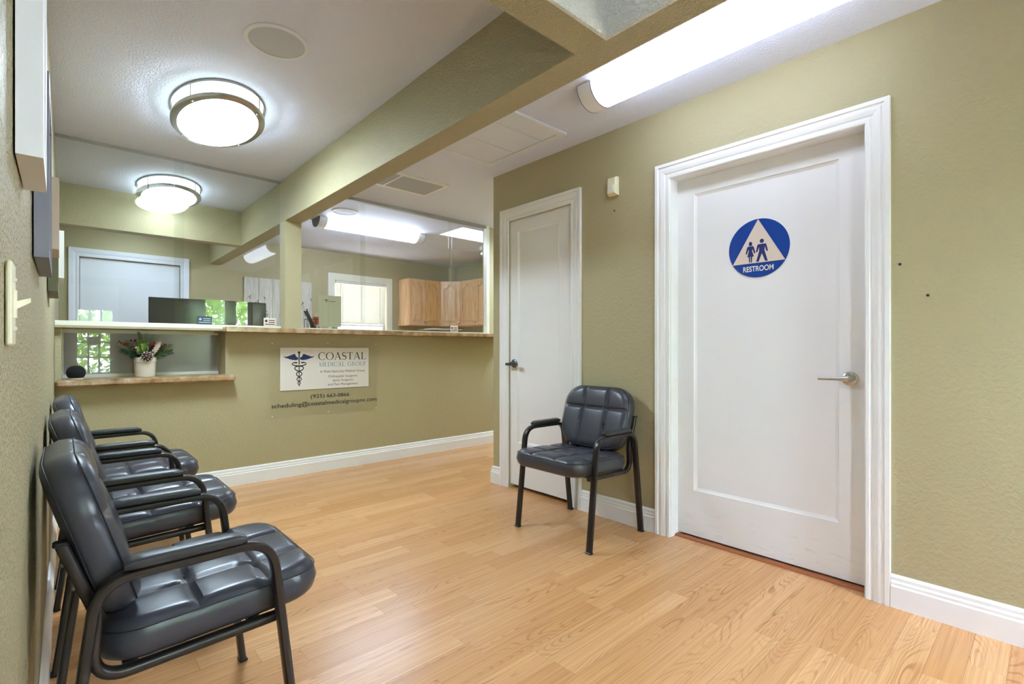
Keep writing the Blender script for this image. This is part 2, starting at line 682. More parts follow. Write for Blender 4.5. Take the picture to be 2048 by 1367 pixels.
def glyph(ch):
    """returns (advance width, list of quads) for a roman capital, height 1"""
    Q = []
    T, t, s = 0.125, 0.045, 0.035

    def rect(x0, x1, y0, y1):
        Q.append([(x0, y0), (x1, y0), (x1, y1), (x0, y1)])

    def stem(x, y0=0.0, y1=1.0, w=T, sb=True, st=True):
        rect(x - w / 2, x + w / 2, y0, y1)
        if sb:
            rect(x - w / 2 - 0.085, x + w / 2 + 0.085, y0, y0 + s)
        if st:
            rect(x - w / 2 - 0.085, x + w / 2 + 0.085, y1 - s, y1)

    def diag(xa, ya, xb, yb, w):
        Q.append([(xa - w / 2, ya), (xa + w / 2, ya), (xb + w / 2, yb), (xb - w / 2, yb)])

    def arc(cx, cy, rx, ry, ix, iy, a0, a1, n=18):
        o, i = ring_poly(cx, cy, rx, ry, ix, iy, a0, a1, n)
        i = i[::-1]
        for k in range(n):
            Q.append([o[k], o[k + 1], i[k + 1], i[k]])

    def serif(x, y, w=0.3):
        rect(x - w / 2, x + w / 2, y, y + s)

    if ch == 'O':
        arc(0.5, 0.5, 0.5, 0.52, 0.37, 0.475, 0, 2 * pi, 32)
        return 1.0, Q
    if ch in 'CG':
        arc(0.5, 0.5, 0.5, 0.52, 0.37, 0.475, radians(48), radians(314 if ch == 'C' else 318), 28)
        rect(0.80, 0.835, 0.66, 0.93)
        if ch == 'C':
            rect(0.80, 0.83, 0.12, 0.2)
            return 0.88, Q
        stem(0.80, 0.08, 0.46, T, False, False)
        rect(0.65, 0.95, 0.43, 0.465)
        return 1.0, Q
    if ch == 'A':
        diag(0.1, 0, 0.45, 1, t * 1.2)
        diag(0.8, 0, 0.45, 1, T * 1.1)
        rect(0.22, 0.68, 0.31, 0.355)
        serif(0.1, 0, 0.27)
        serif(0.8, 0, 0.33)
        return 0.94, Q
    if ch == 'T':
        stem(0.42, 0, 1, T, True, False)
        rect(0.02, 0.82, 0.955, 1)
        rect(0.02, 0.055, 0.8, 1)
        rect(0.785, 0.82, 0.8, 1)
        return 0.84, Q
    if ch == 'L':
        stem(0.17)
        rect(0.17, 0.68, 0, 0.045)
        rect(0.645, 0.68, 0, 0.24)
        return 0.70, Q
    if ch == 'I':
        stem(0.17)
        return 0.34, Q
    if ch == 'E':
        stem(0.17)
        rect(0.17, 0.66, 0, 0.045)
        rect(0.17, 0.62, 0.955, 1)
        rect(0.17, 0.52, 0.49, 0.535)
        rect(0.625, 0.66, 0, 0.22)
        rect(0.585, 0.62, 0.8, 1)
        rect(0.49, 0.52, 0.42, 0.6)
        return 0.69, Q
    if ch == 'D':
        stem(0.17)
        arc(0.3, 0.5, 0.58, 0.5, 0.45, 0.455, -pi / 2, pi / 2)
        rect(0.17, 0.3, 0, 0.045)
        rect(0.17, 0.3, 0.955, 1)
        return 0.9, Q
    if ch in 'PR':
        stem(0.17)
        arc(0.32, 0.74, 0.3, 0.26, 0.18, 0.215, -pi / 2, pi / 2)
        rect(0.17, 0.32, 0.955, 1)
        rect(0.17, 0.32, 0.48, 0.525)
        if ch == 'R':
            diag(0.78, 0, 0.40, 0.5, T)
            serif(0.82, 0, 0.16)
            return 0.88, Q
        return 0.66, Q
    if ch == 'U':
        stem(0.17, 0.3, 1, T, False, True)
        stem(0.74, 0.3, 1, t * 1.1, False, True)
        arc(0.43, 0.34, 0.3225, 0.36, 0.24, 0.31, pi, 2 * pi)
        return 0.86, Q
    if ch == 'M':
        stem(0.15, 0, 1, t * 1.1)
        stem(0.97, 0, 1, T)
        diag(0.53, 0, 0.17, 1, T)
        diag(0.53, 0, 0.94, 1, t)
        return 1.12, Q
    if ch == 'S':
        pts = []
        for k in range(29):
            u = k / 28
            a = radians(40) + u * radians(230) if u < 0.5 else None
            if u <= 0.5:
                a = radians(35) + (u / 0.5) * radians(235)
                pts.append((0.3 + 0.23 * cos(a), 0.74 + 0.24 * sin(a)))
            else:
                a = radians(90) - ((u - 0.5) / 0.5) * radians(235)
                pts.append((0.3 + 0.25 * cos(a), 0.26 + 0.24 * sin(a)))
        n = len(pts)
        o, i = [], []
        for k, (x, y) in enumerate(pts):
            a = pts[max(k - 1, 0)]
            b = pts[min(k + 1, n - 1)]
            dx, dy = b[0] - a[0], b[1] - a[1]
            L = sqrt(dx * dx + dy * dy) or 1
            wv = 0.024 + 0.05 * (1 - abs(2 * k / (n - 1) - 1)) ** 1.2
            o.append((x - dy / L * wv, y + dx / L * wv))
            i.append((x + dy / L * wv, y - dx / L * wv))
        for k in range(n - 1):
            Q.append([o[k], o[k + 1], i[k + 1], i[k]])
        rect(0.47, 0.505, 0.72, 0.96)
        rect(0.05, 0.085, 0.04, 0.30)
        return 0.6, Q
    return 0.35, Q


def serif_text(name, body, x0, x1, z0, z1, mat, parent, place, gap=0.1, depth=0.0006):
    quads, adv = [], 0
    for ch in body:
        wd, Q = glyph(ch)
        quads += [[(adv + a, b) for a, b in q] for q in Q]
        adv += wd + gap
    adv -= gap
    k = (x1 - x0) / adv
    mb = MB()
    for q in quads:
        mb.add([place(x0 + a * k, z0 + b * (z1 - z0), depth) for a, b in q], [(0, 1, 2, 3)])
    return mb.build(name, mat, parent)


# ================================================================== STRUCTURE
def sbox(name, boxes, mat, label):
    mb = MB()
    for b in boxes:
        mb.box(*b)
    return struct(mb.build(name, mat), label)


# ---- floor: planks as single pieces over a dark base
floor = struct(MB().box(-0.2, XO + 0.1, YF - 0.1, YK + 0.1, -0.06, -0.006).build('floor', 'subfloor'),
               'honey oak laminate floor laid in two-strip boards')
PW = 0.0955
plank_mesh = {}


def plank_data(L):
    k = round(L, 3)
    if k not in plank_mesh:
        g = 0.0003
        mb = MB()
        mb.box(g, L - g, g, PW - g, -0.0055, 0.0)
        me = bpy.data.meshes.new('plank')
        me.from_pydata(mb.v, [], mb.f)
        me.materials.append(M['floor'])
        plank_mesh[k] = me
    return plank_mesh[k]


rest = []
npl = 0
row = 0
y = YB - 0.02
LENS = (0.46, 0.60, 0.74)
while y > YF - 0.05:
    y -= PW
    x = -0.06 - random.random() * 0.5
    xend = XR + 0.12 if y < 3.0 else 4.0
    while x < xend:
        L = random.choice(LENS)
        s, c = 0.6731, 0.7396
        seen = False
        for (px, py) in ((x, y), (x + L, y), (x, y + PW), (x + L, y + PW), (x + L / 2, y)):
            px2, d = min(max(px, -0.03), 3.75), 0
            d = px2 * s + py * c
            if d > 1.5:
                r = px2 * c - py * s
                u = 1024 + 990.44 * r / d
                if 70 < u < 2070:
                    seen = True
        if px > 2.6 and y < 3.0:
            seen = seen and x < 2.56
        if y > 3.0 and x > 3.7:
            seen = False
        if seen and npl < 300:
            o = bpy.data.objects.new('plank', plank_data(L))
            COL.objects.link(o)
            o.parent = floor
            o.location = (x, y, 0)
            npl += 1
        else:
            rest.append((x, y, L))
        x += L
    row += 1
mb = MB()
for x, y, L in rest:
    mb.box(x + 0.0003, x + L - 0.0003, y + 0.0003, y + PW - 0.0003, -0.0055, 0)
yy = YB - 0.02
mb.box(-0.2, XO + 0.1, yy, YK + 0.1, -0.0055, 0)
o = mb.build('plank_field', 'floor', floor)
o['kind'] = 'stuff'

# ---- ceiling with two skylight wells
WX0, WX1, WY0, WY1 = 0.0, 1.339, -0.75, 1.003        # lobby well
OX0, OX1, OY0, OY1 = 3.36, 4.12, 4.52, 4.985         # office well
zc, zt = ZC, ZC + 0.06
cm = MB()
h = 0.0122
for b in ((-0.2, XO + 0.1, YF - 0.1, WY0 - h), (-0.2, WX0 - h, WY0 - h, WY1 + h), (WX1 + h, XO + 0.1, WY0 - h, WY1 + h), (-0.2, XO + 0.1, WY1 + h, OY0 - h),
          (-0.2, OX0 - h, OY0 - h, OY1 + h), (OX1 + h, XO + 0.1, OY0 - h, OY1 + h), (-0.2, XO + 0.1, OY1 + h, YK + 0.1)):
    cm.box(*b, zc, zt)
struct(cm.build('ceiling', 'ceiling'), 'white textured ceiling')


def well(name, x0, x1, y0, y1, zb, ztop, mat, label, pane='opal'):
    t = 0.012
    o = struct(MB().box(x0 - t, x0, y0 - t, y1 + t, zb, ztop).box(x1, x1 + t, y0 - t, y1 + t, zb, ztop)
               .box(x0, x1, y0 - t, y0, zb, ztop).box(x0, x1, y1, y1 + t, zb, ztop).build(name, mat), label)
    f = MB()
    for a, b2, c, d in ((x0, x1, y0, y0 + 0.04), (x0, x1, y1 - 0.04, y1), (x0, x0 + 0.04, y0 + 0.04, y1 - 0.04), (x1 - 0.04, x1, y0 + 0.04, y1 - 0.04)):
        f.box(a, b2, c, d, ztop - 0.05, ztop - 0.01)
    f.build('skylight_frame', 'white', o)
    MB().box(x0 + 0.04, x1 - 0.04, y0 + 0.04, y1 - 0.04, ztop - 0.035, ztop - 0.028).build('skylight_pane', pane, o)
    return o


well('trim_1', WX0, WX1, WY0, WY1, ZB, 2.95, 'shaft', 'white textured skylight well over the waiting area')
well('trim_2', OX0, OX1, OY0, OY1, ZC, 2.80, 'shaft', 'white skylight well in the office ceiling', 'opal_clear')

# ---- beams
sbox('ceiling_beam', [(BX0, BX1, 1.0155, YK, ZB, ZC), (BX0 + 0.0185, BX1, YF, 1.0155, ZB, ZC)], 'beam', 'long olive boxed beam running from the street side to the rear wall')
sbox('ceiling_beam', [(-0.1, BX0 - 0.001, WY1 + 0.0125, 1.136, ZB, ZC)], 'beam', 'olive cross beam beside the skylight well')
sbox('ceiling_beam', [(-0.1, BX0 - 0.001, 5.5, 5.63, ZB, ZC)], 'olive', 'olive header beam behind the round lamp in the office')

# ---- walls
mb = MB()
mb.prism([(xl(YF - 0.1), YF - 0.1), (xl(YK + 0.1), YK + 0.1), (-0.2, YK + 0.1), (-0.2, YF - 0.1)], lambda a, b, t: (a, b, t), 0, ZC)
struct(mb.build('wall_left', 'olive_rough'), 'olive textured wall behind the row of chairs')

D1 = (0.553, 1.477, 2.035)      # restroom door opening y0 y1 top
D2 = (2.215, 2.85, 2.055)       # closet door opening
t = 0.13
sbox('wall_right', [(XR, XR + t, YF, D1[0], 0, ZC), (XR, XR + t, D1[0], D1[1], D1[2], ZC), (XR, XR + t, D1[1], D2[0], 0, ZC),
                    (XR, XR + t, D2[0], D2[1], D2[2], ZC), (XR, XR + t, D2[1], 3.036, 0, ZC), (XR + t, XO, 2.906, 3.036, 0, ZC)],
     'olive', 'olive painted wall with the two white doors')
sbox('wall_back', [(0.9405, 3.5, YB, 4.60, 0, 1.195), (xl(YB) + 0.001, 0.9405, YB, 4.60, 0, 0.822),
                   (xl(YB) + 0.001, 0.0, YB, 4.60, 0.822, 1.207),
                   (3.5, 3.5445, YB, 4.60, 0, 1.195)],
     'olive', 'olive half wall below the reception glass')
sbox('trim_4', [(xl(YB) + 0.001, 0.911, YG - 0.014, 4.60, 1.207, 1.222)], 'olive', 'thin olive header over the low sliding window')
sbox('wall_back_right', [(3.545, XO, YB, 4.385, 0, ZC)], 'olive', 'olive wall end right of the reception glass')
sbox('wall_office_back', [(-0.1, 0.14, YK, YK + 0.12, 0, ZC), (0.14, 1.03, YK, YK + 0.12, 2.04, ZC), (1.03, 2.87, YK, YK + 0.12, 0, ZC),
                          (2.87, 3.675, YK, YK + 0.12, 0, 0.95), (2.87, 3.675, YK, YK + 0.12, 2.045, ZC), (3.675, XO, YK, YK + 0.12, 0, ZC)],
     'olive', 'olive rear wall of the office')
sbox('wall_office_right', [(XO, XO + 0.1, 2.9, YK + 0.12, 0, ZC)], 'olive', 'olive side wall of the office')
W1, W2 = (1.80, 2.16, 0.85, 1.95), (2.27, 2.53, 0.85, 1.95)
DF = (0.10, 0.66, 2.03)
sbox('wall_front', [(-0.2, DF[0], YF - 0.12, YF, 0, ZC), (DF[0], DF[1], YF - 0.12, YF, DF[2], ZC), (DF[1], W1[0], YF - 0.12, YF, 0, ZC),
                    (W1[0], W2[1], YF - 0.12, YF, 0, W1[2]), (W1[0], W2[1], YF - 0.12, YF, W1[3], ZC), (W1[1], W2[0], YF - 0.12, YF, W1[2], W1[3]),
                    (W2[1], 2.7, YF - 0.12, YF, 0, ZC)], 'olive', 'olive wall on the street side with door and windows')
sbox('wall_closet', [(XR + t, XR + 0.9, YF, YF + 0.05, 0, ZC), (XR + 0.9, XR + 0.95, YF, 2.906, 0, ZC), (XR + t, XR + 0.9, 1.8, 1.85, 0, ZC)],
     'olive', 'plain walls of the rooms behind the two doors')
sbox('wall_rear_hall', [(-0.2, 1.3, YK + 0.4, YK + 0.45, 0, ZC), (1.3, 1.35, YK + 0.12, YK + 0.45, 0, ZC), (-0.2, -0.15, YK + 0.12, YK + 0.4, 0, ZC), (-0.2, 1.35, YK + 0.12, YK + 0.45, ZC, ZC + 0.05), (-0.2, 1.35, YK + 0.101, YK + 0.45, -0.05, 0)],
     'olive', 'small closed space behind the office rear door')
sbox('wall_post', [(BX0, BX1, 4.175, YG + 0.02, 1.2355, ZB)], 'olive', 'square olive post standing on the granite counter')
sbox('trim_3', [(3.505, 3.544, YG - 0.02, YG + 0.03, 1.237, ZC)], 'office_white', 'cream upright at the end of the reception glass')

# ---- baseboards
BPROF = [(0, 0), (0.017, 0), (0.017, 0.088), (0.013, 0.094), (0.013, 0.104), (0.009, 0.112), (0.009, 0.124), (0.005, 0.132), (0, 0.135)]


def baseboard(name, p0, p1, nrm, label, m0=0, m1=0):
    p0, p1, n = Vector(p0), Vector(p1), Vector(nrm)
    d = (p1 - p0).normalized()
    r0, r1 = [], []
    for o, z in BPROF:
        a = p0 + n * o - d * (o * m0)
        b = p1 + n * o + d * (o * m1)
        r0.append((a.x, a.y, z))
        r1.append((b.x, b.y, z))
    return struct(MB().loft([r0, r1], True).build(name, 'white'), label)


e = 0.0008
baseboard('baseboard_back', (-0.012, YB - e), (XO - 0.01, YB - e), (0, -1), 'white stepped baseboard under the reception counter')
baseboard('baseboard_right', (XR - e, YF), (XR - e, 0.463), (-1, 0), 'white stepped baseboard right of the restroom door')
baseboard('baseboard_right', (XR - e, 1.569), (XR - e, 2.123), (-1, 0), 'white stepped baseboard behind the lone chair')
baseboard('baseboard_right', (XR - e, 2.942), (XR - e, 3.036), (-1, 0), 'short white baseboard at the wall corner beside the closet door', m1=1)
baseboard('baseboard_hall', (XR, 3.036 + e), (XO - 0.01, 3.036 + e), (0, 1), 'white baseboard in the side passage', m0=1)
baseboard('baseboard_left', (xl(YF) + e, YF + 0.03), (xl(YB) + e, YB - 0.02), (1, 0), 'white baseboard behind the row of chairs')


# ---- doors
def casing(o, y0, y1, zt, xface, mat='white', prof=None):
    """moulded architrave on a wall facing -X"""
    prof = prof or [(-0.0, 0.0), (0.0, 0.009), (0.004, 0.012), (0.016, 0.012), (0.020, 0.009), (0.026, 0.009), (0.032, 0.013), (0.048, 0.0165),
                    (0.056, 0.0165), (0.060, 0.014), (0.066, 0.014), (0.071, 0.020), (0.088, 0.020), (0.089, 0.0)]
    mb = MB()
    rings = []
    for k in range(4):
        r = []
        for off, h in prof:
            yy, zz = [(y1 + off, 0.0), (y1 + off, zt + off), (y0 - off, zt + off), (y0 - off, 0.0)][k]
            r.append((xface - h, yy, zz))
        rings.append(r)
    mb.loft(rings, True)
    return mb.build('casing', mat, o)


def panel_door(o, x, y0, y1, z0, z1, py0, py1, pz0, pz1, thick=0.04, mat='white'):
    """slab facing -X with one recessed panel and sticking"""
    dpt = 0.011
    q = [(y0, z0), (y1, z0), (y1, z1), (y0, z1)]
    p = [(py0, pz0), (py1, pz0), (py1, pz1), (py0, pz1)]
    i1 = 0.004
    i2 = 0.016
    p2 = [(py0 + i1, pz0 + i1), (py1 - i1, pz0 + i1), (py1 - i1, pz1 - i1), (py0 + i1, pz1 - i1)]
    p3 = [(py0 + i2, pz0 + i2), (py1 - i2, pz0 + i2), (py1 - i2, pz1 - i2), (py0 + i2, pz1 - i2)]
    mb = MB()
    rings = [[(x + thick, a, b) for a, b in q], [(x, a, b) for a, b in q], [(x, a, b) for a, b in p], [(x + 0.005, a, b) for a, b in p2],
             [(x + dpt, a, b) for a, b in p3]]
    mb.loft(rings, True)
    return mb.build('door_panel', mat, o)


def lever(o, x, y, z, dy, mat='steel', rose=0.032, length=0.115):
    """lever set on a face at x looking -X; dy = direction of the lever"""
    h = empty('handle')
    h.parent = o
    rings = lambda prof, cy: [[(x - t2, cy + r * cos(2 * pi * k / 24), z + r * sin(2 * pi * k / 24)) for k in range(24)] for r, t2 in prof]
    MB().loft(rings([(rose, 0.0), (rose, 0.004), (rose * 0.96, 0.008), (rose * 0.8, 0.011), (0.014, 0.012), (0.0125, 0.02), (0.0125, 0.045), (0.011, 0.047)], y), True).build('rose', mat, h, True)
    path = [(x - 0.042, y, z), (x - 0.048, y + dy * 0.018, z), (x - 0.050, y + dy * 0.045, z - 0.001), (x - 0.050, y + dy * length, z - 0.003)]
    MB().tube(path, [0.0125, 0.011, 0.0075, 0.0055], 10).build('lever_arm', mat, h, True)
    return h


XD = 2.64
d1 = struct(empty('door_1'), 'white single-panel restroom door with a deep moulded casing')
panel_door(d1, XD, D1[0] + 0.004, D1[1] - 0.004, 0.018, D1[2] - 0.003, 0.671, 1.376, 0.272, 1.942, mat='door_white')
casing(d1, D1[0], D1[1], D1[2], XR)
MB().box(XR + 0.0005, XD + 0.05, D1[1] - 0.0035, D1[1] + 0.012, 0, D1[2]).box(XR + 0.0005, XD + 0.05, D1[0] - 0.012, D1[0] + 0.0035, 0, D1[2]).box(
    XR + 0.0005, XD + 0.05, D1[0], D1[1], D1[2] - 0.0025, D1[2] + 0.012).build('jamb', 'white', d1)
lever(d1, XD, 0.627, 0.935, 1)
# threshold strip
prof = [(0.0, 0.0), (0.003, 0.006), (0.012, 0.010), (0.03, 0.010), (0.042, 0.008), (0.048, 0.0)]
MB().loft([[(XD - 0.038 + a, yy, b + 0.0005) for a, b in prof] for yy in (D1[0] + 0.004, D1[1] - 0.004)], True).build('threshold', 'threshold', d1)

d2 = struct(empty('door_2'), 'narrow white closet door near the reception counter')
X2 = XR + 0.012
panel_door(d2, X2, D2[0] + 0.004, D2[1] - 0.004, 0.03, D2[2] - 0.004, 2.34, 2.765, 0.352, 1.965)
casing(d2, D2[0], D2[1], D2[2], XR)
MB().box(X2 + 0.0005, X2 + 0.06, D2[1] - 0.003, D2[1] + 0.012, 0, D2[2]).box(X2 + 0.0005, X2 + 0.06, D2[0] - 0.012, D2[0] + 0.003, 0, D2[2]).box(
    X2 + 0.0005, X2 + 0.06, D2[0], D2[1], D2[2] - 0.003, D2[2] + 0.012).build('jamb', 'white', d2)
hd = empty('handle')
hd.parent = d2
rr = lambda prof, cy, cz: [[(X2 - t2, cy + r * cos(2 * pi * k / 20), cz + r * sin(2 * pi * k / 20)) for k in range(20)] for r, t2 in prof]
MB().loft(rr([(0.033, 0), (0.033, 0.006), (0.026, 0.011), (0.012, 0.012), (0.012, 0.045)], 2.80, 0.957), True).build('rose', 'darksteel', hd, True)
MB().loft([[(X2 - 0.038 - a, yy, 0.952 + b) for a, b in ((0, -0.011), (0.016, -0.009), (0.016, 0.009), (0, 0.011))] for yy in (2.845, 2.80, 2.72)], True).build('lever_arm', 'darksteel', hd, True)
for hz in (1.84, 0.30):
    MB().tube([(X2 - 0.004, D2[0] + 0.006, hz - 0.045), (X2 - 0.004, D2[0] + 0.006, hz + 0.045)], 0.006, 10).box(X2 - 0.0015, X2 + 0.001, D2[0] + 0.008, D2[0] + 0.03, hz - 0.044, hz + 0.044).build('hinge', 'white', d2, True)

# office rear door (seen through the glass), faces -Y
d3 = struct(empty('door_3', (0, 0, 0)), 'plain white door in the rear wall of the office')
MB().box(0.145, 1.025, YK + 0.02, YK + 0.06, 0.01, 2.035).build('door_panel', 'white_matte', d3)
rings = []
for k in range(4):
    r = []
    for off, h in [(0, 0), (0, 0.01), (0.02, 0.012), (0.03, 0.009), (0.05, 0.016), (0.085, 0.02), (0.09, 0)]:
        xx, zz = [(0.14 - off, 0), (0.14 - off, 2.04 + off), (1.03 + off, 2.04 + off), (1.03 + off, 0)][k]
        r.append((xx, YK - h, zz))
    rings.append(r)
MB().loft(rings, True).build('casing', 'white_matte', d3)
MB().lathe([(0.006, 0), (0.006, 0.03), (0.026, 0.034), (0.03, 0.05), (0.02, 0.068), (0.002, 0.072)], (0, 0, 0), 16).build('knob', 'nickel', d3, True)
kn = d3.children[-1]
kn.rotation_euler = (pi / 2, 0, 0)
kn.location = (0.22, YK + 0.02, 1.0)

# street door with lites (behind the camera, seen mirrored in the glass)
d4 = struct(empty('door_4'), 'street door with a grid of small panes')
gx0, gx1, gz0, gz1 = 0.185, 0.585, 0.69, 1.655
yd0, yd1 = YF - 0.08, YF - 0.04
dm = MB()
dm.box(DF[0], gx0, yd0, yd1, 0.01, DF[2]).box(gx1, DF[1], yd0, yd1, 0.01, DF[2]).box(gx0, gx1, yd0, yd1, 0.01, gz0).box(gx0, gx1, yd0, yd1, gz1, DF[2])
dm.build('door_panel', 'white', d4)
gm = MB()
for i in (1, 2):
    xx = gx0 + (gx1 - gx0) * i / 3
    gm.box(xx - 0.012, xx + 0.012, yd0 + 0.005, yd1 - 0.005, gz0, gz1)
for i in (1, 2, 3):
    zz = gz0 + (gz1 - gz0) * i / 4
    gm.box(gx0, gx1, yd0 + 0.006, yd1 - 0.006, zz - 0.012, zz + 0.012)
gm.build('muntins', 'white', d4)
MB().box(gx0, gx1, yd0 + 0.017, yd0 + 0.022, gz0, gz1).build('pane', 'pane', d4)
MB().box(0.30, 0.47, yd1 - 0.003, yd1 - 0.002, 1.13, 1.26).build('paper_notice', 'white_matte', d4)


def window(name, x0, x1, z0, z1, yin, yout, label):
    o = struct(empty(name), label)
    f = 0.035
    ym = (yin + yout) / 2
    MB().box(x0, x0 + f, ym - 0.02, ym + 0.02, z0, z1).box(x1 - f, x1, ym - 0.02, ym + 0.02, z0, z1).box(x0 + f, x1 - f, ym - 0.02, ym + 0.02, z0, z0 + f).box(
        x0 + f, x1 - f, ym - 0.02, ym + 0.02, z1 - f, z1).build('window_frame', 'office_white', o)
    MB().box(x0 + f, x1 - f, ym - 0.003, ym + 0.003, z0 + f, z1 - f).build('pane', 'pane', o)
    return o


window('window_1', W1[0], W1[1], W1[2], W1[3], YF, YF - 0.12, 'tall street window beside the right corner')
window('window_2', W2[0], W2[1], W2[2], W2[3], YF, YF - 0.12, 'narrow street window in the right corner')
wo = window('window_3', 2.87, 3.675, 0.95, 2.045, YK, YK + 0.12, 'office window with cream casing behind the reception glass')
rings = []
for k in range(5):
    r = []
    for off, h in [(0, 0), (0, 0.012), (0.03, 0.016), (0.095, 0.018), (0.1, 0)]:
        xx, zz = [(2.87 - off, 0.95 - off), (2.87 - off, 2.045 + off), (3.675 + off, 2.045 + off), (3.675 + off, 0.95 - off), (2.87 - off, 0.95 - off)][k]
        r.append((xx, YK - h, zz))
    rings.append(r)
MB().loft(rings, False).build('casing', 'office_white', wo)

# ---- outside world for the panes
struct(MB().box(-8, 10, -14, YF - 0.121, -0.25, -0.15).build('ground', 'paving'), 'paved ground outside the street door')


struct(MB().box(1.5, 5.5, YK + 0.6, YK + 0.75, -0.2, 3.8).build('wall_daylight_block', 'pic_pink'), 'pale wall added behind the office window to cut the daylight')  # wall added to hold back daylight at the office window


def shrubs(name, mat, boxes, n, label, cat):
    mb = MB()
    for (cx, cy, cz, rx, ry, rz) in boxes:
        for _ in range(n):
            a, b2, r = random.random() * 2 * pi, math.acos(2 * random.random() - 1), random.random() ** 0.4
            p = Vector((cx + rx * r * sin(b2) * cos(a), cy + ry * r * sin(b2) * sin(a), cz + rz * r * cos(b2)))
            d = Vector((random.gauss(0, 1), random.gauss(0, 1), random.gauss(0, 1))).normalized()
            u = d.orthogonal().normalized()
            s1, s2 = 0.07 + 0.06 * random.random(), 0.03 + 0.025 * random.random()
            mb.add([p - d * s1, p + u * s2, p + d * s1, p - u * s2], [(0, 1, 2, 3)])
    o = mb.build(name, mat)
    o['kind'] = 'stuff'
    tag(o, label, cat)
    return o


shrubs('hedge_leaves', 'foliage', [(-0.5, -4.6, 1.5, 1.9, 0.8, 1.3), (2.4, -5.0, 1.9, 1.8, 0.9, 1.6)], 2600, 'green shrub leaves outside the street door and windows', 'foliage')
shrubs('tree_leaves', 'foliage2', [(0.9, -8.0, 3.0, 2.2, 1.0, 2.2), (5.2, -8.0, 2.4, 2.4, 1.0, 2.6)], 1300, 'pale green tree leaves beyond the shrubs outside', 'foliage')

# ================================================================== RECEPTION COUNTER AND GLASS
lp = [(0.912, 4.16), (3.75, 4.16), (3.75, 4.327), (3.543, 4.327), (3.543, 4.62), (0.912, 4.62)]
li = [(0.916, 4.164), (3.746, 4.164), (3.746, 4.323), (3.539, 4.323), (3.539, 4.616), (0.916, 4.616)]
ledge = MB().loft([[(a, b, z) for a, b in p] for p, z in ((li, 1.196), (lp, 1.200), (lp, 1.231), (li, 1.235))])
tag(ledge.build('granite_counter', 'granite'), 'long brown granite ledge on top of the olive half wall', 'counter')
sill = MB().bevbox(-0.028, 0.99, 4.225, 4.61, 0.824, 0.869, 0.012)
tag(sill.build('granite_sill', 'granite', None, True), 'low brown granite sill carrying the flower pot', 'sill')

# upper left sliding glass
g1 = empty('reception_glass', (0, YG, 1.2225))
tag(g1, 'pair of sliding glass panes left of the olive post', 'glass screen')


def gpart(o, name, x0, x1, y0, y1, z0, z1, mat):
    l = o.location
    return MB().box(x0 - l[0], x1 - l[0], y0 - l[1], y1 - l[1], z0 - l[2], z1 - l[2]).build(name, mat, o)


XW = xl(YG) + 0.002
gpart(g1, 'lower_track', XW, 0.911, YG - 0.012, YG + 0.022, 1.2225, 1.236, 'office_white')
gpart(g1, 'lower_track', XW, BX0 - 0.001, YG - 0.012, YG + 0.022, 1.236, 1.252, 'office_white')
gpart(g1, 'upper_track', XW, BX0 - 0.001, YG - 0.012, YG + 0.022, ZC - 0.012, ZC - 0.001, 'track_grey')
gpart(g1, 'glass_pane', XW + 0.002, 0.662, YG - 0.006, YG, 1.2525, ZC - 0.0125, 'glass')
gpart(g1, 'glass_pane', 0.605, BX0 - 0.002, YG + 0.008, YG + 0.014, 1.2525, ZC - 0.0125, 'glass')

g2 = empty('reception_glass', (2.5, YG, 1.2355))
tag(g2, 'three sliding glass panes right of the olive post', 'glass screen')
gpart(g2, 'lower_track', BX1 + 0.001, 3.504, YG - 0.012, YG + 0.03, 1.2358, 1.2465, 'office_white')
gpart(g2, 'upper_track', BX1 + 0.001, 3.504, YG - 0.014, YG + 0.03, ZC - 0.03, ZC - 0.001, 'track_grey')
gpart(g2, 'glass_pane', BX1 + 0.002, 2.07, YG - 0.007, YG - 0.001, 1.2468, ZC - 0.0305, 'glass')
gpart(g2, 'glass_pane', 2.03, 3.05, YG + 0.005, YG + 0.011, 1.2468, ZC - 0.0305, 'glass')
gpart(g2, 'glass_pane', 3.02, 3.50, YG + 0.018, YG + 0.024, 1.2468, ZC - 0.0305, 'glass')

# low window under the counter line
g3 = empty('pass_window', (0.47, 4.58, 0.8695))
tag(g3, 'low sliding window with grey frosted panes above the granite sill', 'window')
gpart(g3, 'lower_track', 0.005, 0.938, 4.555, 4.598, 0.8697, 0.892, 'office_white')
gpart(g3, 'upper_track', 0.005, 0.938, 4.555, 4.598, 1.180, 1.206, 'office_white')
gpart(g3, 'side_frame', 0.0015, 0.012, 4.56, 4.598, 0.892, 1.18, 'office_white')
gpart(g3, 'frosted_pane', 0.012, 0.50, 4.566, 4.571, 0.892, 1.18, 'frost')
gpart(g3, 'frosted_pane', 0.47, 0.936, 4.580, 4.585, 0.892, 1.18, 'frost_soft')

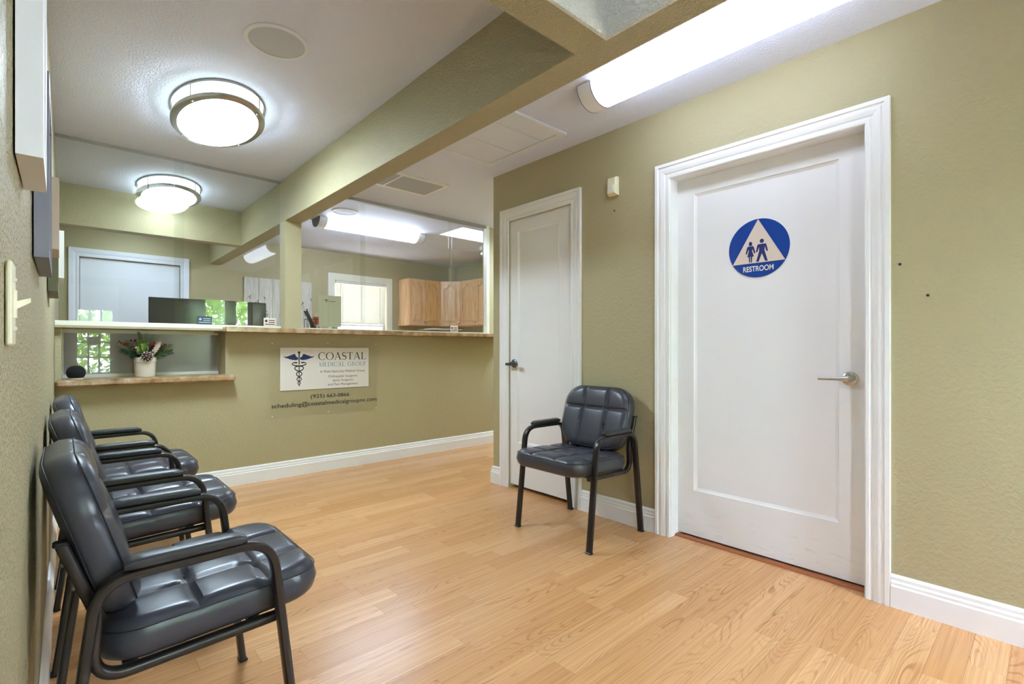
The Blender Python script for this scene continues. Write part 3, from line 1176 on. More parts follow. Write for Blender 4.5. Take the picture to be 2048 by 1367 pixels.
# ================================================================== CHAIRS
def cushion(w, d, th, cr, gx, gy, gdepth=0.007, nx=48, ny=48, er=0.30, puff=0.007, flat=0.0):
    """padded cushion in local a,b plane (centre 0) with stitched grooves; c is thickness axis"""
    def rad(a, b2):
        # squash a unit square point on to a rounded rectangle
        m = max(abs(a), abs(b2))
        if m < 1e-6:
            return 0.0, 0.0
        ex, ey = a / m, b2 / m      # on the square edge
        X, Y = ex * w / 2, ey * d / 2
        hx, hy = w / 2 - cr, d / 2 - cr
        if abs(X) > hx and abs(Y) > hy:
            # corner: shoot ray to the arc
            sx, sy = math.copysign(1, X), math.copysign(1, Y)
            ang = atan2(abs(Y) - hy, abs(X) - hx)
            X2, Y2 = sx * (hx + cr * cos(ang)), sy * (hy + cr * sin(ang))
            return X2 * m, Y2 * m
        return X * m, Y * m
    V, F = [], []
    idx = {}
    for side in (1, -1):
        for i in range(nx + 1):
            for j in range(ny + 1):
                a, b2 = -1 + 2 * i / nx, -1 + 2 * j / ny
                # denser sampling near rim
                a2, b3 = sin(a * pi / 2) * 0.35 + a * 0.65, sin(b2 * pi / 2) * 0.35 + b2 * 0.65
                m = max(abs(a2), abs(b3))
                if side == -1 and (i in (0, nx) or j in (0, ny)):
                    idx[(side, i, j)] = idx[(1, i, j)]
                    continue
                X, Y = rad(a2, b3)
                e2 = min(1.0, (1 - m) / er)
                prof = sqrt(max(0.0, 1 - (1 - e2) ** 2.6))
                h = th / 2 * prof
                if side == 1:
                    fade = min(1.0, (1 - m) / 0.10)
                    g = 0.0
                    for p in gx:
                        g = max(g, math.exp(-((X - p * w / 2) / 0.006) ** 2))
                    for p in gy:
                        g = max(g, math.exp(-((Y - p * d / 2) / 0.006) ** 2))
                    pf = 1.0
                    xs = [-1] + list(gx) + [1]
                    ys = [-1] + list(gy) + [1]
                    u, v = X / (w / 2), Y / (d / 2)
                    for k in range(len(xs) - 1):
                        if xs[k] <= u <= xs[k + 1]:
                            pf *= 1 - (2 * (u - xs[k]) / (xs[k + 1] - xs[k]) - 1) ** 2
                    for k in range(len(ys) - 1):
                        if ys[k] <= v <= ys[k + 1]:
                            pf *= 1 - (2 * (v - ys[k]) / (ys[k + 1] - ys[k]) - 1) ** 2
                    h += puff * sqrt(max(0, pf)) * fade - gdepth * g * fade
                idx[(side, i, j)] = len(V)
                V.append((X, Y, side * h))
        for i in range(nx):
            for j in range(ny):
                q = (idx[(side, i, j)], idx[(side, i + 1, j)], idx[(side, i + 1, j + 1)], idx[(side, i, j + 1)])
                F.append(q)
    return V, F


def rim_loop(w, d, cr, z, ins, n=10):
    pts = []
    hx, hy, r = w / 2 - cr, d / 2 - cr, cr - ins
    for qx, qy, a0 in ((1, 1, 0), (-1, 1, pi / 2), (-1, -1, pi), (1, -1, 3 * pi / 2)):
        for k in range(n + 1):
            a = a0 + k * pi / 2 / n
            pts.append((qx * hx + r * cos(a), qy * hy + r * sin(a), z))
    pts.append(pts[0])
    return pts


def sweep_flat(path, yc, wy, t, rnd=0.35):
    """flat oval tube swept along an xz path at y = yc"""
    n = 14
    sec = []
    for k in range(n):
        a = 2 * pi * k / n
        ca, sa = cos(a), sin(a)
        pw = 0.55
        sec.append((math.copysign(abs(ca) ** pw, ca) * wy / 2, math.copysign(abs(sa) ** pw, sa) * t / 2))
    rings = []
    for i, p in enumerate(path):
        a = path[max(i - 1, 0)]
        b2 = path[min(i + 1, len(path) - 1)]
        dx, dz = b2[0] - a[0], b2[2] - a[2]
        L = sqrt(dx * dx + dz * dz)
        nx_, nz_ = -dz / L, dx / L
        rings.append([(p[0] + nx_ * v, yc + u, p[2] + nz_ * v) for u, v in sec])
    return MB().loft(rings, True)


def make_chair():
    root = empty('guest_chair')
    hw = 0.272
    outer = fillet([(0.478, 0, 0.0), (0.412, 0, 0.588), (0.072, 0, 0.585), (0.0, 0, 0.0)], [0.085, 0.075], 10)
    inner = fillet([(0.016, 0, 0.668), (0.072, 0, 0.505), (0.062, 0, 0.362), (0.438, 0, 0.374)], [0.12, 0.07], 9)
    for s in (-1, 1):
        sd = sweep_flat(outer, s * hw, 0.036, 0.022).build('side_frame', 'tube', root, True)
        for fx in (0.478, 0.0):
            MB().bevbox(fx - 0.013, fx + 0.013, s * hw - 0.019, s * hw + 0.019, 0.0, 0.010, 0.003).build('foot_cap', 'black', sd)
        bt = sweep_flat(inner, s * (hw - 0.034), 0.030, 0.022).build('back_tube', 'tube', root, True)
        MB().bevbox(0.002, 0.028, s * (hw - 0.034) - 0.0155, s * (hw - 0.034) + 0.0155, 0.6655, 0.6745, 0.003).build('end_cap', 'black', bt)
        for bz, bx in ((0.625, 0.031), (0.572, 0.049)):
            MB().sphere((bx - 0.0135, s * (hw - 0.034), bz), 0.006, 8, 5).build('bolt', 'darksteel', bt, True)
        # padded armrest
        rings = []
        L0, L1, wv, z0, z1 = 0.115, 0.352, 0.046, 0.596, 0.622
        for k in range(15):
            u = k / 14
            xx = L0 + (L1 - L0) * u
            e2 = min(1, min(u, 1 - u) / 0.12)
            sc = sqrt(max(0.0, 1 - (1 - e2) ** 2)) * 0.75 + 0.25
            ring = []
            for q in range(14):
                a = 2 * pi * q / 14
                ca, sa = cos(a), sin(a)
                ring.append((xx, s * hw + math.copysign(abs(ca) ** 0.6, ca) * wv / 2 * (0.72 + 0.28 * sc),
                             (z0 + z1) / 2 + math.copysign(abs(sa) ** 0.6, sa) * (z1 - z0) / 2 * (sc if sa > 0 else 1)))
            rings.append(ring)
        MB().loft(rings, True).build('armrest_pad', 'pad', root, True)
    for bx in (0.13, 0.385):
        MB().box(bx - 0.014, bx + 0.014, -(hw - 0.045), hw - 0.045, 0.3655, 0.3775).build('crossbar', 'tube', root)
    # seat
    V, F = cushion(0.490, 0.50, 0.088, 0.085, (-0.22, 0.40), (-0.36, 0.36), 0.010, 56, 56, 0.16, 0.009)
    seat = MB().add([(x + 0.314, y2, z + 0.424 + 0.010 * (x / 0.24)) for x, y2, z in V], F).build('seat', 'leather', root, True)
    MB().tube([(x + 0.314, y2, z + 0.424 + 0.010 * (x / 0.24)) for x, y2, z in rim_loop(0.490, 0.50, 0.085, 0.032, 0.006)], 0.0016, 5).build('seam', 'stitch', seat)
    # backrest
    V, F = cushion(0.50, 0.385, 0.082, 0.125, (-0.36, 0.36), (0.28,), 0.012, 56, 56, 0.22, 0.009)
    th = radians(17.0)

    def bk(x, y2, z):      # a -> y, b -> up, c -> forward
        up, fw = y2, z
        bow = 0.008 * (x / 0.25) ** 2
        return (0.064 + (fw + bow) * cos(th) - up * sin(th), x, 0.648 + up * cos(th) + (fw + bow) * sin(th))
    back = MB().add([bk(*p) for p in V], F).build('backrest', 'leather', root, True)
    MB().tube([bk(*p) for p in rim_loop(0.50, 0.385, 0.125, 0.029, 0.007)], 0.0016, 5).build('seam', 'stitch', back)
    MB().tube([bk(*p) for p in rim_loop(0.50, 0.385, 0.125, -0.029, 0.007)], 0.0014, 5).build('seam', 'stitch', back)
    return root


chair = make_chair()
CX = -0.016
spots = [((CX, 1.615, 0), 0.0, 'nearest black padded armchair in the row along the left wall'),
         ((CX + 0.002, 2.485, 0), 0.0, 'middle black padded armchair of the row along the left wall'),
         ((CX + 0.006, 3.28, 0), 0.0, 'farthest black padded armchair of the row, below the granite sill'),
         ((2.514, 1.912, 0), pi, 'lone black padded armchair between the two white doors')]
for i, (loc, rz, lab) in enumerate(spots):
    o = chair if i == 0 else dup(chair, loc, rz)
    o.location = loc
    o.rotation_euler = (0, 0, rz)
    tag(o, lab, 'chair', 'black padded waiting room armchairs')


# ================================================================== SIGNS
def on_back(a, b2, t2):
    return (a, YB - 0.0055 - t2, b2)


def on_wall(a, b2, t2):
    return (a, YB - 0.0003, b2)


sg = empty('clinic_sign', (0, 0, 0))
tag(sg, 'clear acrylic sign with white clinic name panel and phone number on the half wall', 'sign')
MB().box(1.262, 2.215, YB - 0.0045, YB - 0.0005, 0.497, 1.127).build('acrylic_sheet', 'acrylic', sg)
pn = MB().box(1.340, 2.124, YB - 0.0055, YB - 0.0047, 0.720, 1.078).build('name_panel', 'sign_white', sg)
serif_text('lettering', 'COASTAL', 1.655, 2.097, 0.972, 1.038, 'ink', pn, on_back, 0.07)
serif_text('lettering', 'MEDICAL', 1.662, 1.894, 0.9135, 0.951, 'ink_sky', pn, on_back, 0.09)
serif_text('lettering', 'GROUP', 1.921, 2.095, 0.9135, 0.951, 'ink_sky', pn, on_back, 0.09)
for body, x0, x1, z0, z1, in (('A Multi-Specialty Medical Group', 1.671, 2.085, 0.854, 0.880), ('Orthopedic Surgeons', 1.744, 2.011, 0.809, 0.836),
                              ('Spine Surgeons', 1.783, 1.973, 0.774, 0.800), ('and Pain Management', 1.739, 2.018, 0.738, 0.764)):
    text_mesh('lettering', body, x0, x1, z0, z1, 'ink_brown', pn, on_back)
text_mesh('lettering', '(925)', 1.591, 1.713, 0.632, 0.674, 'ink', sg, on_wall, bold=0.012)
text_mesh('lettering', '663-0866', 1.733, 1.938, 0.640, 0.672, 'ink', sg, on_wall, bold=0.012)
text_mesh('lettering', 'scheduling@coastalmedicalgroupnc.com', 1.275, 2.206, 0.568, 0.616, 'ink', sg, on_wall, bold=0.012)
for sx, sz in ((1.278, 1.113), (1.739, 1.117), (2.199, 1.113), (1.279, 0.512), (1.744, 0.515), (2.199, 0.512)):
    MB().lathe([(0.005, 0), (0.0045, 0.002), (0.002, 0.003)], (0, 0, 0), 10).build('screw', 'white', sg, True)
    s = sg.children[-1]
    s.rotation_euler = (pi / 2, 0, 0)
    s.location = (sx, YB - 0.0046, sz)
# winged staff emblem
em = empty('emblem')
em.parent = pn
cxm = 1.493
wing = [(1.484, 0.996), (1.469, 1.003), (1.459, 1.026), (1.447, 1.024), (1.417, 1.012), (1.388, 1.002), (1.363, 1.006), (1.379, 0.994), (1.400, 0.988),
        (1.408, 0.985), (1.417, 0.980), (1.428, 0.9795), (1.438, 0.974), (1.450, 0.9755), (1.465, 0.972), (1.486, 0.979)]
for s in (1, -1):
    MB().prism([(cxm + s * (a - cxm), b2) for a, b2 in wing], on_back, 0.0, 0.0004).build('wing', 'ink_blue', em)
MB().prism([(cxm - 0.0042, 0.935), (cxm + 0.0042, 0.935), (cxm + 0.005, 1.03), (cxm - 0.005, 1.03)], on_back, 0, 0.0004).prism(
    [(cxm + 0.0105 * cos(2 * pi * k / 16), 1.037 + 0.0105 * sin(2 * pi * k / 16)) for k in range(16)], on_back, 0, 0.0004).prism(
    [(cxm - 0.002, 0.75), (cxm + 0.002, 0.75), (cxm + 0.004, 0.93), (cxm - 0.004, 0.93)], on_back, 0, 0.0003).build('staff', 'ink', em)
for s in (1, -1):
    P = [(-0.016, 0.950), (-0.032, 0.9525), (-0.050, 0.950), (-0.058, 0.942), (-0.052, 0.934), (-0.034, 0.928), (0.0, 0.923), (0.028, 0.917), (0.036, 0.905), (0.030, 0.893), (0.014, 0.884),
         (0.0, 0.877), (-0.017, 0.868), (-0.0225, 0.856), (-0.018, 0.845), (0.0, 0.831), (0.014, 0.822), (0.0185, 0.812), (0.014, 0.802), (0.0, 0.793), (-0.010, 0.785), (-0.011, 0.776), (0.0, 0.763), (0.005, 0.757)]
    W = [0.006] * 2 + [0.0035, 0.0038, 0.0042] + [0.0045] * 6 + [0.004] * 6 + [0.0034] * 4 + [0.0025] * 3
    # smooth the chain
    C = []
    for k in range(len(P) - 1):
        p0, p1, p2, p3 = P[max(k - 1, 0)], P[k], P[k + 1], P[min(k + 2, len(P) - 1)]
        for q in range(4):
            u = q / 4
            C.append((tuple(0.5 * (2 * p1[c] + (p2[c] - p0[c]) * u + (2 * p0[c] - 5 * p1[c] + 4 * p2[c] - p3[c]) * u * u + (3 * p1[c] - p0[c] - 3 * p2[c] + p3[c]) * u ** 3) for c in (0, 1)),
                      W[k] * (1 - u) + W[k + 1] * u))
    mb = MB()
    for k in range(len(C) - 1):
        (x0, z0), w0 = C[k]
        (x1, z1), w1 = C[k + 1]
        L = sqrt((x1 - x0) ** 2 + (z1 - z0) ** 2) or 1e-6
        px, pz = -(z1 - z0) / L, (x1 - x0) / L
        x0, x1 = cxm + s * x0, cxm + s * x1
        px *= s
        mb.add([on_back(x0 + px * w0, z0 + pz * w0, 0.0006 + 0.0001 * s), on_back(x0 - px * w0, z0 - pz * w0, 0.0006 + 0.0001 * s),
                on_back(x1 - px * w1, z1 - pz * w1, 0.0006 + 0.0001 * s), on_back(x1 + px * w1, z1 + pz * w1, 0.0006 + 0.0001 * s)], [(0, 1, 2, 3)])
    mb.build('serpent', 'ink', em)

# restroom sign
rs = empty('restroom_sign', (0, 0, 0))
tag(rs, 'round blue restroom sign with a triangle on the white door', 'sign')
RY, RZ, RR = 1.03, 1.587, 0.150
RXF = XD + 0.011 - 0.0002


def on_door(a, b2, t2):     # a to the right as seen by the viewer
    return (RXF - t2, RY - a * RR, RZ + b2 * RR)


MB().prism([(1.02 * cos(2 * pi * k / 64), 1.02 * sin(2 * pi * k / 64)) for k in range(64)], on_door, 0, 0.003).build('rim', 'white', rs)
MB().prism([(cos(2 * pi * k / 64), sin(2 * pi * k / 64)) for k in range(64)], on_door, 0.003, 0.0045).build('disc', 'ada_blue', rs)
tri = MB().prism([(0, 0.99), (-0.86, -0.5), (0.86, -0.5)], on_door, 0.0045, 0.0056).build('triangle', 'ada_tan', rs)
woman = [[(-0.335, 0.09), (-0.165, 0.09), (-0.14, 0.06), (-0.085, -0.16), (-0.125, -0.17), (-0.185, -0.01), (-0.20, -0.06), (-0.135, -0.27), (-0.36, -0.27), (-0.30, -0.06), (-0.315, -0.01), (-0.375, -0.17), (-0.415, -0.16), (-0.36, 0.06)],
         [(-0.31, -0.27), (-0.26, -0.27), (-0.265, -0.47), (-0.295, -0.47)], [(-0.24, -0.27), (-0.19, -0.27), (-0.205, -0.47), (-0.235, -0.47)],
         [(-0.25 + 0.055 * cos(2 * pi * k / 14), 0.185 + 0.065 * sin(2 * pi * k / 14)) for k in range(14)], [(-0.285, 0.16), (-0.215, 0.16), (-0.19, 0.11), (-0.31, 0.11)]]
man = [[(0.01, 0.125), (0.24, 0.125), (0.27, 0.10), (0.325, -0.13), (0.275, -0.14), (0.225, 0.03), (0.21, -0.10), (0.315, -0.47), (0.235, -0.47), (0.125, -0.19), (0.02, -0.47), (-0.06, -0.47), (0.04, -0.10), (0.03, 0.03), (-0.025, -0.14), (-0.07, -0.13), (-0.02, 0.10)],
       [(0.125 + 0.068 * cos(2 * pi * k / 16), 0.225 + 0.072 * sin(2 * pi * k / 16)) for k in range(16)]]
for nm, polys in (('woman_pictogram', woman), ('man_pictogram', man)):
    mb = MB()
    for p in polys:
        mb.prism(p, on_door, 0.0056, 0.0064)
    mb.build(nm, 'ink_blue', tri)
text_mesh('lettering', 'RESTROOM', -0.50, 0.50, -0.79, -0.60, 'white', rs, lambda a, b2, t2: on_door(a, b2, 0.0055), bold=0.02)


# ================================================================== LEFT WALL
def wall_canvas(y0, y1, z0, z1, depth, mat, label, inset=True):
    xw = xl((y0 + y1) / 2) + 0.002
    o = empty('wall_picture', (xw, (y0 + y1) / 2, z0))
    tag(o, label, 'picture', 'deep framed pictures on the left wall')
    hy, hz = (y1 - y0) / 2, z1 - z0
    f = 0.022
    fr = MB()
    fr.box(0, depth, -hy, -hy + f, 0, hz).box(0, depth, hy - f, hy, 0, hz).box(0, depth, -hy + f, hy - f, 0, f).box(0, depth, -hy + f, hy - f, hz - f, hz)
    fr.build('frame', mat, o)
    MB().box(0.001, depth * 0.72, -hy + f + 0.0003, hy - f - 0.0003, f + 0.0003, hz - f - 0.0003).build('print', 'white_matte', o)
    return o


M['pic_white'] = pmat('frame_white', srgb(228, 228, 230), 0.4)
M['pic_grey'] = pmat('frame_slate', srgb(134, 134, 146), 0.5)
M['pic_pink'] = pmat('frame_blush', srgb(214, 196, 184), 0.5)
M['pic_olive'] = pmat('frame_moss', srgb(112, 116, 92), 0.5)
wall_canvas(1.02, 1.245, 1.356, 1.86, 0.030, 'pic_white', 'tall white box picture closest to the camera on the left wall')
wall_canvas(1.552, 1.973, 1.279, 1.706, 0.0255, 'pic_grey', 'slate grey square picture beyond the tall white one')
wall_canvas(2.35, 2.57, 1.417, 1.668, 0.036, 'pic_pink', 'small blush pink picture beyond the slate grey one')
wall_canvas(2.68, 3.08, 1.30, 1.60, 0.030, 'pic_olive', 'moss green picture hanging lower between the pink and white ones')
wall_canvas(3.40, 3.65, 1.43, 1.67, 0.046, 'pic_white', 'small white picture farthest along the left wall')

sw = empty('light_switch', (xl(0.92) + 0.001, 0.922, 1.0755))
tag(sw, 'cream toggle light switch on the left wall', 'switch')
MB().bevbox(0, 0.006, -0.034, 0.034, 0, 0.108, 0.002).build('wall_plate', 'cream', sw)
MB().box(0.006, 0.009, -0.008, 0.008, 0.036, 0.072).build('toggle_collar', 'cream', sw)
MB().loft([[(0.009, -0.005, 0.048), (0.009, 0.005, 0.048), (0.009, 0.005, 0.058), (0.009, -0.005, 0.058)], [(0.022, -0.004, 0.057), (0.022, 0.004, 0.057), (0.022, 0.004, 0.063), (0.022, -0.004, 0.063)]]).build('toggle', 'cream', sw)
for z in (0.022, 0.086):
    MB().sphere((0.006, 0, z), 0.0035, 8, 4).build('screw', 'cream', sw, True)

# ---- right wall bits
sn = empty('motion_sensor', (XR - 0.0005, 1.86, 2.025))
tag(sn, 'cream motion sensor high on the wall between the doors', 'sensor')
MB().loft([[(0, -0.033, 0), (0, 0.033, 0), (0, 0.033, 0.112), (0, -0.033, 0.112)], [(-0.02, -0.033, 0), (-0.02, 0.033, 0), (-0.02, 0.033, 0.112), (-0.02, -0.033, 0.112)],
           [(-0.042, -0.026, 0.010), (-0.042, 0.026, 0.010), (-0.036, 0.026, 0.104), (-0.036, -0.026, 0.104)]]).build('housing', 'cream', sn)
MB().box(-0.0445, -0.038, -0.018, 0.018, 0.018, 0.060).build('lens', 'office_white', sn)
for i, (yy, zz, lab) in enumerate(((0.434, 1.419, 'small screw anchor beside the restroom door casing'), (0.345, 1.284, 'small screw anchor farthest right on the olive wall'),
                                   (1.862, 1.934, 'small screw anchor under the motion sensor'))):
    o = empty('wall_anchor', (XR - 0.0004, yy, zz))
    tag(o, lab, 'screw anchor', 'screw anchors left in the right wall')
    MB().lathe([(0.006, 0), (0.006, 0.0015), (0.003, 0.002)], n=12).build('collar', 'darksteel', o, True)
    MB().lathe([(0.0034, 0.0018), (0.0034, 0.0024)], n=10).build('hole', 'black', o)
    o.rotation_euler = (0, -pi / 2, 0)


# ================================================================== CEILING FIXTURES
def oval_lamp(loc, label, bowl='lamp_glass'):
    o = empty('oval_ceiling_lamp', loc)
    tag(o, label, 'lamp', 'oval flush ceiling lamps')
    A, B = 0.2235, 0.397      # semi axes x, y

    def ring(k, z, n=56):
        return [((A - k) * cos(2 * pi * i / n), (B - k) * sin(2 * pi * i / n), z) for i in range(n)]

    def band(prof):
        mb = MB()
        rings = [ring(k, z) for k, z in prof]
        mb.loft(rings + [rings[0]], False)
        return mb
    MB().loft([ring(0.030, -0.001), ring(0.030, -0.012)], True).build('base_plate', 'white_matte', o)
    band([(0.0, -0.001), (0.0, -0.014), (0.018, -0.014), (0.018, -0.001)]).build('upper_ring', 'nickel', o, True)
    band([(0.0, -0.070), (0.0, -0.082), (0.004, -0.086), (0.034, -0.090), (0.034, -0.084), (0.006, -0.070)]).build('lower_ring', 'nickel', o, True)
    band([(0.012, -0.0145), (0.012, -0.069), (0.016, -0.069), (0.016, -0.0145)]).build('glass_drum', 'lamp_drum', o, True)
    n = 56
    rings = []
    for s in range(9):
        u = s / 8
        f = 1 - u * 0.999
        rings.append([((A - 0.030) * f * cos(2 * pi * i / n), (B - 0.030) * f * sin(2 * pi * i / n), -0.086 - 0.030 * (1 - f * f)) for i in range(n)])
    MB().loft(rings, True).build('glass_bowl', bowl, o, True)
    for k in range(4):
        a = radians(38 + 90 * k)
        px, py = (A - 0.004) * cos(a), (B - 0.004) * sin(a)
        MB().tube([(px, py, -0.012), (px, py, -0.072)], 0.0035, 8).build('strut', 'nickel', o, True)
        MB().sphere((px * 0.95, py * 0.95, -0.0895), 0.005, 8, 4).build('thumb_nut', 'steel', o, True)
    return o


oval_lamp((0.664, 3.235, ZC), 'lit oval ceiling lamp with nickel ring above the waiting chairs')
oval_lamp((0.68, 5.085, ZC), 'lit oval ceiling lamp behind the reception glass', 'lamp_glass_office')
oval_lamp((0.60, 6.25, ZC), 'added unseen oval ceiling lamp before the office rear door, behind the header beam', 'lamp_glass_office')  # unseen lamp added for the dim rear door, suggested by a glint on it
oval_lamp((4.30, 3.69, ZC), 'added unseen oval lamp in the side passage, brightening the half wall', 'added_lamp_passage')  # no lamp known here; added out of view to brighten the back wall


def strip_light(loc, rz, L, label, glow='tube_glow', W=0.215, H=0.098):
    o = empty('strip_light', loc, rz)
    tag(o, label, 'lamp', 'wraparound strip lights')

    def sec(x, k=1.0, n=18):
        return [(x, W / 2 * k * cos(pi + pi * i / n), -0.004 + (H * k) * sin(pi + pi * i / n) * 0.98 - 0.0) for i in range(n + 1)]
    MB().box(-L / 2, L / 2, -W / 2 + 0.01, W / 2 - 0.01, -0.004, -0.0008).build('base_pan', 'white_matte', o)
    cap = 0.085
    MB().loft([sec(-L / 2 + cap + 0.001, 0.985), sec(L / 2 - cap - 0.001, 0.985)], True).build('diffuser', glow, o, True)
    for s in (-1, 1):
        c = MB().loft([sec(s * L / 2), sec(s * (L / 2 - cap))], True).build('end_cap', 'tube_cap', o, True)
        MB().loft([sec(s * (L / 2 - cap) - 0.002, 1.012), sec(s * (L / 2 - cap) + 0.002, 1.012)], True).build('trim_line', 'line', c, True)
        MB().loft([sec(s * L / 2 - 0.0015, 1.010), sec(s * L / 2 + 0.0015, 1.010)], True).build('trim_line', 'line', c, True)
    return o


strip_light((2.10, 1.05, ZC), pi / 2, 1.27, 'lit wraparound strip light on the ceiling before the restroom door')
strip_light((2.60, 5.20, ZC), 0.0, 1.27, 'lit wraparound strip light in the office beyond the glass', 'tube_glow_office')


def speaker(loc, r, label):
    o = empty('ceiling_speaker', loc)
    tag(o, label, 'speaker', 'round in-ceiling speakers')
    rings = [(r * 0.86, -0.001), (r, -0.001), (r, -0.004), (r * 0.97, -0.007), (r * 0.86, -0.006)]
    mb = MB()
    rr2 = [[(q * cos(2 * pi * i / 40), q * sin(2 * pi * i / 40), z) for i in range(40)] for q, z in rings]
    mb.loft(rr2 + [rr2[0]], False).build('rim', 'white_matte', o, True)
    MB().lathe([(r * 0.855, -0.001), (r * 0.855, -0.0035), (r * 0.4, -0.0055), (0.001, -0.006)], n=40).build('grille', 'grille', o, True)
    return o


speaker((0.714, 2.345, ZC), 0.134, 'round white in-ceiling speaker near the oval lamp')
speaker((2.10, 4.79, ZC), 0.125, 'round white in-ceiling speaker behind the reception glass')

# attic hatch with boards
hx0, hx1, hy0, hy1 = 1.62, 2.375, 2.09, 2.85
ht = empty('attic_hatch', ((hx0 + hx1) / 2, (hy0 + hy1) / 2, ZC))
tag(ht, 'white boarded attic hatch in the ceiling before the closet door', 'hatch')
cx, cy = (hx0 + hx1) / 2, (hy0 + hy1) / 2
fm = MB()
hwx, hwy, f = (hx1 - hx0) / 2, (hy1 - hy0) / 2, 0.045
for b in ((-hwx, hwx, -hwy, -hwy + f), (-hwx, hwx, hwy - f, hwy), (-hwx, -hwx + f, -hwy + f, hwy - f), (hwx - f, hwx, -hwy + f, hwy - f)):
    fm.box(*b, -0.014, -0.001)
fm.build('frame', 'white_matte', ht)
MB().box(-hwx + f, hwx - f, -hwy + f, hwy - f, -0.0012, -0.0008).build('gap_shadow_board', 'line', ht)
nb = 5
for k in range(nb):
    a = -hwy + f + 0.003 + (2 * (hwy - f) - 0.006) * k / nb
    b = -hwy + f + 0.003 + (2 * (hwy - f) - 0.006) * (k + 1) / nb
    MB().box(-hwx + f + 0.004, hwx - f - 0.004, a + 0.0016, b - 0.0016, -0.008 - 0.0012 * (k % 2), -0.001).build('board', 'white_matte', ht)

# return air grille
vx0, vx1, vy0, vy1 = 1.72, 2.40, 3.42, 3.79
vt = empty('air_vent', ((vx0 + vx1) / 2, (vy0 + vy1) / 2, ZC))
tag(vt, 'white ceiling return air vent with grey louvres', 'vent')
hwx, hwy, f = (vx1 - vx0) / 2, (vy1 - vy0) / 2, 0.03
fm = MB()
for b in ((-hwx, hwx, -hwy, -hwy + f), (-hwx, hwx, hwy - f, hwy), (-hwx, -hwx + f, -hwy + f, hwy - f), (hwx - f, hwx, -hwy + f, hwy - f), (-0.09, -0.075, -hwy + f, hwy - f)):
    fm.box(*b, -0.016, -0.001)
fm.build('frame', 'white', vt)
MB().box(-hwx + f, hwx - f, -hwy + f, hwy - f, -0.003, -0.001).build('duct', 'black', vt)
for nm, a0, a1 in (('louvres', -hwx + f + 0.001, -0.091), ('louvres', -0.074, hwx - f - 0.001)):
    mb = MB()
    n = 24
    for k in range(n):
        yy = -hwy + f + (2 * hwy - 2 * f) * (k + 0.5) / n
        mb.add([(a0, yy - 0.005, -0.004), (a1, yy - 0.005, -0.004), (a1, yy + 0.006, -0.013), (a0, yy + 0.006, -0.013),
                (a0, yy - 0.004, -0.003), (a1, yy - 0.004, -0.003), (a1, yy + 0.007, -0.012), (a0, yy + 0.007, -0.012)],
               [(0, 1, 2, 3), (4, 7, 6, 5), (0, 4, 5, 1), (2, 6, 7, 3), (1, 5, 6, 2), (0, 3, 7, 4)])
    o = mb.build(nm, 'grille', vt)
    o['kind'] = 'stuff'

# ================================================================== ON THE SILL
# flower pot
PX, PY, PZ = 0.447, 4.42, 0.8695
fp = empty('flower_arrangement', (PX, PY, PZ))
tag(fp, 'winter flower arrangement with red berries and pine cone in a cream pot', 'flowers')
M['pot'] = pmat('cream_pot', srgb(222, 212, 196), 0.45)
M['berry'] = pmat('red_berry', srgb(140, 20, 26), 0.25)
M['green1'] = pmat('pine_green', srgb(40, 66, 40), 0.6, var=0.2)
M['green2'] = pmat('fern_green', srgb(120, 146, 74), 0.6, var=0.2)
M['green3'] = pmat('frosted_green', srgb(160, 178, 150), 0.6, var=0.1)
M['lime'] = pmat('lime_leaf', srgb(140, 168, 88), 0.5, var=0.2)
M['wine'] = pmat('wine_leaf', srgb(84, 26, 34), 0.5, var=0.2)
M['cone'] = pmat('cone_brown', srgb(66, 34, 28), 0.6)
M['cone_tip'] = pmat('cone_frost', srgb(222, 212, 198), 0.7)
M['flake'] = pmat('frosted_leaf', srgb(188, 168, 148), 0.6, var=0.15)
pot = MB().lathe([(0.058, 0), (0.060, 0.004), (0.0625, 0.104), (0.0655, 0.106), (0.067, 0.138), (0.062, 0.139), (0.060, 0.11), (0.058, 0.10)], n=40).build('pot', 'pot', fp, True)
for side in range(12):
    for k in range(6):
        a0 = 2 * pi * side / 12
        da = (2 * pi / 12)
        zb = 0.004 + k * 0.017
        up = 0.02 if side % 2 == 0 else 0.0
        pts = []
        for q in range(4):
            u = q / 3
            zz = zb + (u if side % 2 == 0 else 1 - u) * 0.02
            r = 0.0605 + 0.0022 * zz / 0.1 + 0.0004
            pts.append((r * cos(a0 + da * u), r * sin(a0 + da * u), min(zz, 0.103)))
        if side == 0 and k == 0:
            rel = MB()
        rel.tube(pts, 0.0013, 4)
o = rel.build('chevron_relief', 'pot', pot, True)
o['kind'] = 'stuff'
MB().lathe([(0.0605, 0.118), (0.03, 0.126), (0.001, 0.128)], n=24).build('moss', 'green1', fp, True)
# pine cone on the rim
pc = empty('pine_cone', (0.005, -0.066, 0.142))
pc.parent = fp
MB().sphere((0, 0, 0), 0.027, 14, 10).build('core', 'cone', pc, True)
sc_m, tip_m = MB(), MB()
for k in range(46):
    ph = math.acos(1 - 2 * (k + 0.5) / 46)
    th2 = k * 2.39996
    n = Vector((sin(ph) * cos(th2), -cos(ph), sin(ph) * sin(th2)))
    u = n.orthogonal().normalized()
    v = n.cross(u)
    c = n * 0.027
    t2 = n * 0.0375
    sc_m.add([c + u * 0.006, c + v * 0.006, c - u * 0.006, c - v * 0.006, t2], [(0, 1, 4), (1, 2, 4), (2, 3, 4), (3, 0, 4), (3, 2, 1, 0)])
    tip_m.sphere(t2, 0.0038, 6, 4)
sc_m.build('scales', 'cone', pc)
tip_m.build('frosted_tips', 'cone_tip', pc, True)
# sprays
rnd = random.Random(3)


